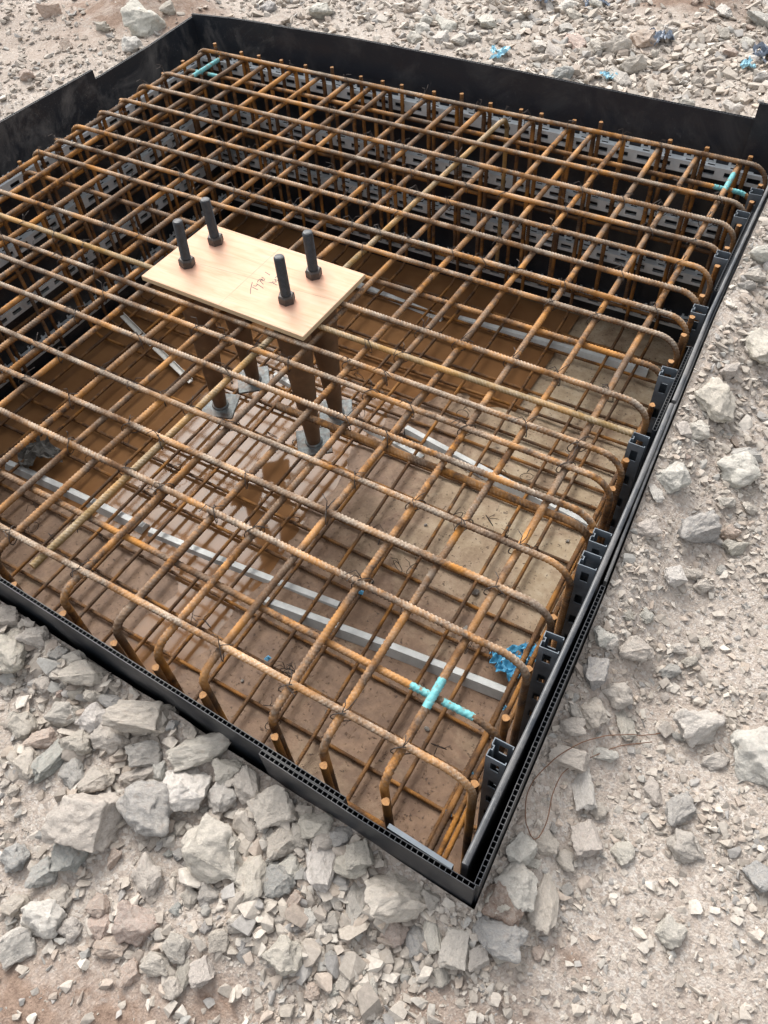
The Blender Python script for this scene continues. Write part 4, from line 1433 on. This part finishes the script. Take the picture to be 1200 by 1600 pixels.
# ---------------------------------------------------------------- gravel (uncountable)
def hull_small(seed, npts):
    me = hull_rock(seed, npts, 0, 0, .8, -1)
    bm = bmesh.new(); bm.from_mesh(me); bmesh.ops.triangulate(bm, faces=bm.faces)
    V = np.array([v.co[:] for v in bm.verts]); bm.verts.index_update()
    F = np.array([[v.index for v in f.verts] for f in bm.faces])
    bm.free(); bpy.data.meshes.remove(me)
    return V, F
SMALL = [hull_small(300 + k, 8 + k % 3) for k in range(8)]
CHIP = [hull_small(400 + k, 11 + k % 4) for k in range(8)]
PAL = np.array([.90, .87, .83]) * np.array([(.42, .385, .345), (.47, .435, .395), (.38, .345, .31), (.52, .49, .45), (.42, .365, .32), (.35, .34, .33), (.43, .375, .325), (.37, .365, .35)])
PW = np.array([.24, .20, .16, .13, .10, .07, .06, .04])
def gravel(zones, name, label):
    VV, FF, CC = [], [], []
    base = 0
    rocks = np.array([(a, b, q) for a, b, q in placed])
    for (x0, x1, y0, y1, cnt, s0, s1, pw, sink, bright) in zones:
        X = rng.uniform(x0, x1, cnt); Y = rng.uniform(y0, y1, cnt)
        S = s0 + (s1 - s0) * rng.random(cnt) ** pw
        for x, y, s in zip(X, Y, S):
            if not outside(x, y, s * .55):
                continue
            cl = clay_at(x, y)
            if rng.random() < cl * .85:
                continue
            # patchy cover: swept spots between drifts of stones
            if fbm(x, y, 2.6, 4.4, 4) < -.18 and rng.random() < .65:
                continue
            if s > .012 and ((rocks[:, 0] - x) ** 2 + (rocks[:, 1] - y) ** 2 < (rocks[:, 2] * .7) ** 2).any():
                continue
            V, F = (CHIP if s > .018 else SMALL)[rng.integers(8)]
            e = rng.uniform(-.5, .5, 2); a = rng.uniform(0, 6.283)
            sx, sy, sz = s * rng.uniform(.85, 1.5), s * rng.uniform(.6, 1.05), s * rng.uniform(.4, .75)
            P = V * (sx, sy, sz)
            ca, sa = math.cos(a), math.sin(a)
            Q = np.empty_like(P)
            Q[:, 0] = P[:, 0] * ca - P[:, 1] * sa + x
            Q[:, 1] = P[:, 0] * sa + P[:, 1] * ca + y
            Q[:, 2] = P[:, 2] + P[:, 0] * e[0] + P[:, 1] * e[1] + ground_z(x, y) + sz * sink
            VV.append(Q); FF.append(F + base); base += len(Q)
            CC.append(np.tile(PAL[rng.choice(8, p=PW)] * rng.uniform(.80, 1.06) * bright, (len(Q), 1)))
    V = np.concatenate(VV); F = np.concatenate(FF); c = np.concatenate(CC)
    me = mesh_np(name, V, F, M['gravel'])
    at = me.attributes.new('tint', 'FLOAT_COLOR', 'POINT')
    at.data.foreach_set('color', np.concatenate([c, np.ones((len(c), 1))], 1).astype(np.float32).ravel())
    tag(obj(name, me), label, 'gravel', kind='stuff')
gravel([(-1.9, .0, -.30, .37, 8500, .004, .028, 3.0, .22, 1.0), (-1.6, -.05, .10, .36, 900, .012, .030, 1.7, .25, .95), (-1.55, -.1, .06, .35, 420, .024, .048, 1.4, .34, 1.0), (-.4, .95, -.35, .36, 13000, .003, .020, 3.0, .2, 1.0),
        (-.2, .95, .3, 1.8, 20000, .0032, .019, 2.8, .2, 1.0), (-.26, 1.0, 1.8, 4.0, 7500, .006, .036, 2.6, .2, 1.0), (-.2, .55, .2, 3.2, 5500, .006, .024, 1.9, .2, 1.0)],
       'gravel', 'loose pale crushed limestone gravel in front of and beside the formwork')
gravel([(-3.3, .4, 3.38, 5.1, 10500, .008, .048, 2.8, .22, 1.12), (-2.1, .1, 3.4, 4.9, 3200, .014, .050, 2.4, .25, 1.22), (-5.2, -3.2, 1.4, 4.4, 9500, .006, .034, 2.8, .2, 1.0), (-4, .8, 5.1, 6.2, 1500, .014, .06, 2.2, .2, 1.0)],
       'gravel', 'bright crushed limestone gravel behind the far and left walls')

# a few pebbles dropped on the pit floor
m = Mesh()
pv, pf = [], []
for k, (x, y, s) in enumerate(((-.62, 1.50, .035), (-.58, 1.33, .032), (-.86, .80, .018), (-.52, .92, .02), (-.95, 1.7, .016), (-.7, 2.1, .018), (-1.2, .75, .015), (-.40, 1.9, .017), (-1.0, 1.35, .014), (-.8, 1.15, .013))):
    o = obj('pebble', BIG[(k * 3) % 16])
    o.scale = (s, s * .8, s * .6); o.rotation_euler = (0, 0, k)
    o.location = (x, y, floor_z(x, y) + s * .25)
    o['tone'] = [.27, .25, .225]
    tag(o, 'small grey pebble lying on the concrete pit floor', 'pebble', 'pebbles on the pit floor')
